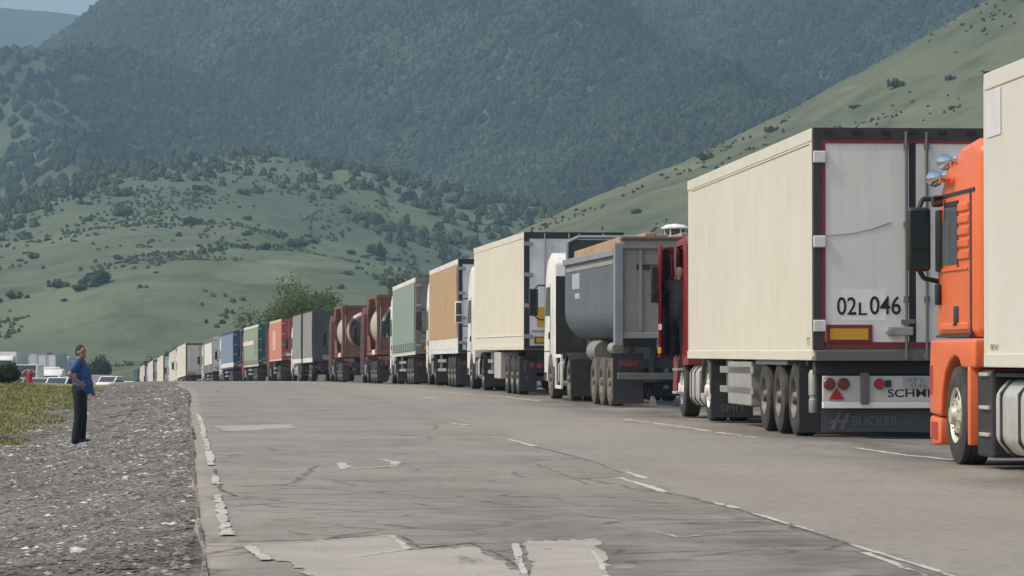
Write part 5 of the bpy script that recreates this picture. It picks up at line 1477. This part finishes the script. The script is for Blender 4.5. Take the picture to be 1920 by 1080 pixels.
def person(label, loc, rotz, shirt, trouser, P, shoe, skin, hair, belly=.0, bald=False, group=None, voxel=.012, head_turn=0.0, sleeve=.55):
    root = tag(empty('person', loc, (0, 0, rotz)), label, 'person', group)
    J = {k: Vector(v) for k, v in P.items()}
    M_sk = paint('skin ' + label[:8], skin, .55, var=.08, dirt=0, scale=8)
    sh, el, wr = {}, {}, {}
    # body: one continuous surface
    mb = MB()
    capsule(mb, J['pelvis'], J['chest'], .12, .13); capsule(mb, J['chest'], J['neck'], .10, .055); capsule(mb, J['neck'], J['head'] - V3(0, 0, .03), .055, .055)
    hc = J['head']; ct, st = math.cos(head_turn), math.sin(head_turn)
    hx = lambda x, y, z: hc + V3(x * ct - y * st, x * st + y * ct, z)
    ellip(mb, hc + V3(0, 0, .02), (.095, .077, .108), head_turn)
    ellip(mb, hx(.035, 0, -.055), (.062, .056, .062), head_turn)
    capsule(mb, hx(.085, 0, .015), hx(.108, 0, -.018), .011, .017, 8, 3)
    capsule(mb, hx(.078, -.03, .030), hx(.078, .03, .030), .017, .017, 8, 3)
    capsule(mb, hx(.086, -.018, -.058), hx(.086, .018, -.058), .012, .012, 8, 3)
    capsule(mb, hx(.07, 0, -.095), hx(.078, 0, -.09), .022, .02, 8, 3)
    for s in (-1, 1): ellip(mb, hx(-.005, s * .079, -.005), (.024, .012, .034), head_turn)
    for s, q in ((-1, 'r'), (1, 'l')):
        capsule(mb, J['sh_' + q], J['el_' + q], .05, .041); capsule(mb, J['el_' + q], J['wr_' + q], .041, .028)
        capsule(mb, J['chest'], J['sh_' + q], .08, .06)
        hd = J.get('hd_' + q) or (J['wr_' + q] - J['el_' + q])
        hand(mb, J['wr_' + q], hd, s, J.get('pn_' + q) or V3(0, -s, 0), .55)
        capsule(mb, J['hip_' + q], J['kn_' + q], .075, .052); capsule(mb, J['kn_' + q], J['an_' + q], .052, .038)
        capsule(mb, J['pelvis'], J['hip_' + q], .1, .085)
        capsule(mb, J['an_' + q] + V3(0, 0, -.04), J['an_' + q] + V3(.12, 0, -.045), .036, .03)
    body = remesh(mb, 'body', M_sk, root, voxel, 3)
    for s in (-1, 1):
        e = MB(); ellip(e, hx(.083, s * .030, .012), (.010, .013, .008), head_turn, 8); e.build('eye', M_ink, root, 0, True)
    e = MB(); capsule(e, hx(.093, -.02, -.058), hx(.093, .02, -.058), .006, .006, 8, 2); e.build('mouth', flat('lips', (.22, .09, .07), .6), root, 0, True)
    # shirt
    mb = MB()
    w = J['waist']
    ellip(mb, J['chest'] + V3(0, 0, -.02), (.135, .19, .19)); ellip(mb, (J['chest'] + w) / 2 + V3(belly * .6, 0, -.02), (.155 + belly * .6, .195, .20))
    ellip(mb, w + V3(belly, 0, .0), (.160 + belly * .5, .19, .165)); ellip(mb, w + V3(belly * .8, 0, -.09), (.178 + belly * .3, .19, .115))
    capsule(mb, J['chest'], J['neck'] - V3(0, 0, .035), .11, .072)
    for q in 'rl':
        k = J['sh_' + q] + (J['el_' + q] - J['sh_' + q]) * sleeve
        capsule(mb, J['chest'] + V3(0, 0, .04), J['sh_' + q], .11, .078); capsule(mb, J['sh_' + q], k, .075, .069)
        if J['sh_' + q].z < 10: pass
    remesh(mb, 'shirt', shirt, root, voxel, 4)
    col = MB().lathe([(-.02, .075), (.03, .068), (.035, .072), (-.02, .082)], 'z', tuple(J['neck'] - V3(0, 0, .02)), 16, True).build('collar', shirt, root, 0, True)
    # trousers
    mb = MB()
    ellip(mb, J['pelvis'] + V3(0, 0, .02), (.155, .178, .16))
    for q in 'rl':
        capsule(mb, J['hip_' + q], J['kn_' + q], .122, .098); capsule(mb, J['kn_' + q], J['an_' + q] + V3(0, 0, .01), .098, .084)
    remesh(mb, 'trousers', trouser, root, voxel, 4)
    for q in 'rl':
        mb = MB(); a = J['an_' + q]
        capsule(mb, a + V3(-.04, 0, -.035), a + V3(.13, 0, -.045), .052, .042); capsule(mb, a + V3(.05, 0, -.02), a + V3(.02, 0, .02), .045, .045)
        so = remesh(mb, 'shoe', shoe, root, voxel, 3)
    mb = MB()
    if not bald:
        ellip(mb, hx(-.018, 0, .045), (.097, .085, .098), head_turn); ellip(mb, hx(-.04, 0, .01), (.075, .082, .095), head_turn)
        remesh(mb, 'hair', hair, root, voxel, 2)
    return root
M_hair = paint('dark hair', (.018, .015, .013), .8, dirt=0)
M_shirtb = paint('blue polo cloth', (.026, .075, .20), .85, var=.3, scale=6, dirt=.3, dirtcol=(.02, .045, .11), bump=.8)
M_trousk = paint('black trouser cloth', (.006, .007, .009), .95, dirt=.0, bump=.8)
M_shoek = paint('black shoe leather', (.010, .010, .010), .5, dirt=.2)
stand = dict(pelvis=(.0, 0, .95), waist=(.02, 0, 1.06), chest=(-.01, 0, 1.37), neck=(-.005, 0, 1.50), head=(.02, 0, 1.625),
             sh_r=(-.03, -.185, 1.45), el_r=(-.17, -.30, 1.235), wr_r=(.0, -.27, 1.10), hd_r=(.7, .25, -.45), pn_r=(.3, .9, 0),
             sh_l=(-.02, .185, 1.45), el_l=(.0, .25, 1.16), wr_l=(.17, .21, .97), hd_l=(.6, -.1, -.8), pn_l=(0, -1, 0),
             hip_r=(.0, -.095, .92), kn_r=(.0, -.105, .50), an_r=(-.06, -.11, .09), hip_l=(.01, .095, .92), kn_l=(.03, .105, .50), an_l=(.02, .13, .09))
mx, my = (150 - 960) / 6200 * 58.7, 58.7
person('man in blue polo shirt and black trousers standing on the gravel shoulder', (mx, my, gz(mx, my) + .0), .08, M_shirtb, M_trousk, stand, M_shoek, (.30, .15, .09), M_hair, belly=.04, head_turn=-.75, sleeve=.62)
up = dict(stand); up.update(el_r=(.06, -.42, 1.50), wr_r=(-.02, -.16, 1.68), hd_r=(-.1, .8, .4), el_l=(.06, .42, 1.50), wr_l=(-.02, .16, 1.68), hd_l=(-.1, -.8, .4), sh_r=(0, -.19, 1.45), sh_l=(0, .19, 1.45))
rx, ry = (55 - 960) / 6200 * 196, 196
person('person in red top with both hands raised to the head beyond the bank', (rx, ry, gz(rx, ry)), -1.45, paint('red cloth', (.33, .012, .016), .8, dirt=.1), M_trousk, up, M_shoek, (.48, .27, .2), M_hair, voxel=.02, head_turn=0)
step = dict(stand); step.update(el_r=(.10, -.30, 1.22), wr_r=(.30, -.20, 1.36), hd_r=(.8, .1, .3), el_l=(.16, .30, 1.28), wr_l=(.36, .26, 1.45), hd_l=(.7, 0, .6), kn_l=(.16, .12, .60), an_l=(.10, .13, .30), hip_l=(.01, .095, .92))
lp = T1.matrix_basis @ Vector((-1.265, T1y0 + 1.02, .84))
person('bald man in dark clothes climbing up at the open door of the red cab', tuple(lp), T1.rotation_euler.z + math.pi / 2 - .25, paint('charcoal work shirt', (.045, .045, .048), .9, bump=.6), paint('dark work trousers', (.03, .03, .036), .9, bump=.6), step, M_shoek, (.45, .27, .18), M_hair, bald=True, voxel=.016, head_turn=.9)

# ================================================================ lot on the left with parked vehicles
def car(px, Y, yaw, col, label, L=4.3, H=1.45, van=False, name='parked_car'):
    X = (px - 960) / 6200 * Y; z = gz(X, Y)
    r = tag(empty(name, (X, Y, z), (0, 0, yaw)), label, 'van' if van else 'car')
    W = 1.75 if not van else 1.95; h = W / 2
    if van: low = [(-L / 2, .35), (-L / 2, H * .95), (-L / 2 + .2, H), (L / 2 - 1.4, H), (L / 2 - .75, 1.25), (L / 2, 1.0), (L / 2, .35)]
    else: low = [(-L / 2, .35), (-L / 2, .85), (-L / 2 + .25, .95), (-L / 2 + .9, .95), (-L / 2 + 1.35, H), (L / 2 - 1.9, H), (L / 2 - 1.2, .95), (L / 2 - .1, .82), (L / 2, .35)]
    b = MB().prism_x(low, -h, h).build('body', col, r, .06, True)
    wb = low[4:6] if van else None
    for s in (-1, 1):
        a, c = sorted((s * (h + .004), s * (h - .02)))
        if van: MB().prism_x([(L / 2 - 2.1, 1.25), (L / 2 - 2.1, H - .25), (L / 2 - 1.35, H - .25), (L / 2 - .85, 1.25)], a, c).build('side_window', M_glass, b)
        else: MB().prism_x([(-L / 2 + 1.05, .97), (-L / 2 + 1.42, H - .07), (L / 2 - 1.95, H - .07), (L / 2 - 1.35, .97)], a, c).build('side_window', M_glass, b)
        for y in (-L / 2 + .85, L / 2 - .85):
            w = link('wheel', WM['dark'][0], r); w.location = (s * (h - .12), y, .31); w.scale = (.7, .62, .62)
            if s > 0: w.rotation_euler.z = math.pi
            link('rim', WM['dark'][1], w)
    if van: MB().prism_x([(L / 2 - 1.37, H - .05), (L / 2 - .78, 1.28), (L / 2 - .76, 1.29), (L / 2 - 1.35, H - .04)], -h + .12, h - .12).build('windscreen', M_glass, b)
    else:
        MB().prism_x([(L / 2 - 1.87, H - .05), (L / 2 - 1.22, .97), (L / 2 - 1.20, .98), (L / 2 - 1.85, H - .04)], -h + .12, h - .12).build('windscreen', M_glass, b)
        MB().prism_x([(-L / 2 + .95, .97), (-L / 2 + 1.33, H - .05), (-L / 2 + 1.31, H - .04), (-L / 2 + .93, .98)], -h + .12, h - .12).build('rear_window', M_glass, b)
    for s in (-1, 1): B(s * (h - .25) - .14, s * (h - .25) + .14, L / 2 - .02, L / 2 + .02, .62, .76).build('headlight', M_alu, b, .02)
    return r
def lot_truck(px, Y, yaw, cabm, boxm, label, L=8.0, zt=3.8):
    X = (px - 960) / 6200 * Y
    r = tag(empty('parked_truck', (X, Y, gz(X, Y)), (0, 0, yaw)), label, 'truck', 'trucks parked in the lot on the left')
    b = box_body(r, 2.5, L, 1.1, zt, boxm); doors(b, 2.5, 1.1, zt, M_rearwhite, M_steel, rods=1)
    for y in (1.5, 2.8): axle(r, y, 2.5)
    B(-.5, .5, .2, L, .8, 1.0).build('chassis', M_chassis, r)
    tractor(r, L + .4, cabm, .8, rear_axle=False, tank=False)
M_silver = paint('silver car paint', (.42, .42, .41), .3, .4, dirt=.2)
M_pearl = paint('white car paint', (.72, .71, .68), .3, dirt=.15)
PI = math.pi
M_dkbox = paint('dark grey box wall', (.10, .105, .10), .6)
lot_truck(-14, 440, .05, M_white, M_white, 'white box truck in the lot, cut by the left picture edge', zt=4.0)
lot_truck(14, 452, .3, M_white, M_white, 'white box truck standing askew in the lot above the dark bush', zt=4.0)
lot_truck(38, 440, PI * .98, M_white, M_white, 'white truck facing the camera behind the white van', zt=4.0)
lot_truck(70, 425, .04, M_white, M_dkbox, 'dark box truck with pale doors in the lot', L=7, zt=3.9)
lot_truck(88, 418, -.1, M_white, M_cream3, 'white lot truck between the dark truck and the man', L=6, zt=3.8)
lot_truck(104, 400, .25, M_white, M_white, 'smaller white lot truck next to the man in blue', L=5, zt=3.3)
lot_truck(124, 372, PI * .97, M_white, M_rearwhite, 'lowest white lot truck, half hidden by the man in blue', L=5, zt=2.7)
car(150, 300, PI * .95, M_pearl, 'white car peeking out right beside the man in blue', 4.3, 1.5)
car(53, 280, PI, M_pearl, 'white van facing the camera behind the person in red', 5.2, 2.5, True, 'parked_van')
car(96, 300, PI * .97, M_pearl, 'white car with dark windscreen below the lot trucks', 4.2, 1.5)
car(80, 268, PI * .9, M_silver, 'silver car beside the white van in the lot', 4.4, 1.45)
car(112, 262, PI * .93, M_pearl, 'pale car half hidden by the man in blue', 4.4, 1.5)
car(30, 260, PI * .95, M_silver, 'silver car behind the dark bush on the bank', 4.4, 1.45)
car(180, 338, PI * .92, M_silver, 'grey van right of the man in blue', 5.0, 2.2, True, 'parked_van')
car(207, 312, PI * .9, M_pearl, 'white car beyond the shoulder, left of the last trucks', 4.4, 1.5)
car(233, 335, PI * .94, M_pearl, 'white car beside the last trucks of the queue', 4.2, 1.5)
# stand-in wall for an unidentified dark shape in the lot
gw = MB()
pts = [(70, 262), (88, 250), (106, 238), (124, 226), (140, 218)]
P = [((px - 960) / 6200 * Y, Y) for px, Y in pts]
for a, b_ in zip(P[:-1], P[1:]):
    d = Vector((b_[0] - a[0], b_[1] - a[1], 0)).normalized(); n = Vector((-d.y, d.x, 0)) * .15
    za, zb_ = gz(*a), gz(*b_)
    q = [(a[0] + n.x, a[1] + n.y), (b_[0] + n.x, b_[1] + n.y), (b_[0] - n.x, b_[1] - n.y), (a[0] - n.x, a[1] - n.y)]
    gw.prism_z(q, min(za, zb_) - .2, max(za, zb_) + .75)
tag(gw.build('stand_in_wall', paint('dark wall', (.05, .05, .052), .8), None), 'low dark stand-in wall curving through the lot behind the man', 'wall')

# white two-tier tower roof seen above the tipper
def tower():
    Y = 265; X = (1266 - 960) / 6200 * Y; z = gz(X, Y)
    r = tag(empty('watch_tower', (X, Y, z)), 'white two-tiered tower top showing above the tipper beside the cream reefer', 'tower')
    zt = 11.9 - z
    M_tw = paint('white render', (.72, .71, .68), .6, dirt=.2)
    B(-.75, .75, -.75, .75, -.3, zt - 1.9).build('shaft', M_tw, r)
    MB().lathe([(zt - 2.0, .6), (zt - 1.75, 1.05), (zt - 1.15, 1.1), (zt - 1.0, 1.05), (zt - 1.0, .2)], 'z', n=12).build('lower_tier', M_tw, r)
    MB().lathe([(zt - 1.0, .75), (zt - .42, .8)], 'z', n=12).build('window_band', M_glass, r)
    for k in range(6):
        a = k * math.pi / 3
        MB().tube((.8 * math.cos(a), .8 * math.sin(a), zt - 1.0), (.84 * math.cos(a), .84 * math.sin(a), zt - .42), .06, .06, 6).build('mullion', M_tw, r)
    MB().lathe([(zt - .45, .3), (zt - .42, 1.1), (zt - .32, 1.12), (zt - .08, .7), (zt, 0)], 'z', n=12).build('roof', M_tw, r)
tower()
# small white hut on the right hill
X, Y = (1732 - 960) / 6200 * 560, 560
hz_ = float(zright(np.array([X]), np.array([Y]))[0])
k_ = 1.1 + (672 - 223) / 6200 * 560
r = tag(empty('hut', (X, Y, hz_)), 'tiny white hut on the green hill above the numbered trailer', 'hut')
B(-.6, .6, -.6, .6, -.5, 1.1).build('wall', M_white, r); MB().prism_y([(-.75, 1.1), (.75, 1.1), (0, 1.6)], -.75, .75).build('roof', M_white, r)

# ================================================================ haze
t = NT('pale valley haze')
t.n.remove(t.p)
pv = t.n.new('ShaderNodeVolumePrincipled')
pv.inputs['Color'].default_value = (0.45, 0.70, 0.86, 1)
pv.inputs['Density'].default_value = 0.00025
pv.inputs['Anisotropy'].default_value = 0.2
t.l(pv.outputs[0], t.out.inputs['Volume'])
hz = B(-6600, 5600, -300, 5300, -40, 640).build('haze', t.m)
tag(hz, 'pale blue haze filling the valley', 'haze', kind='stuff')
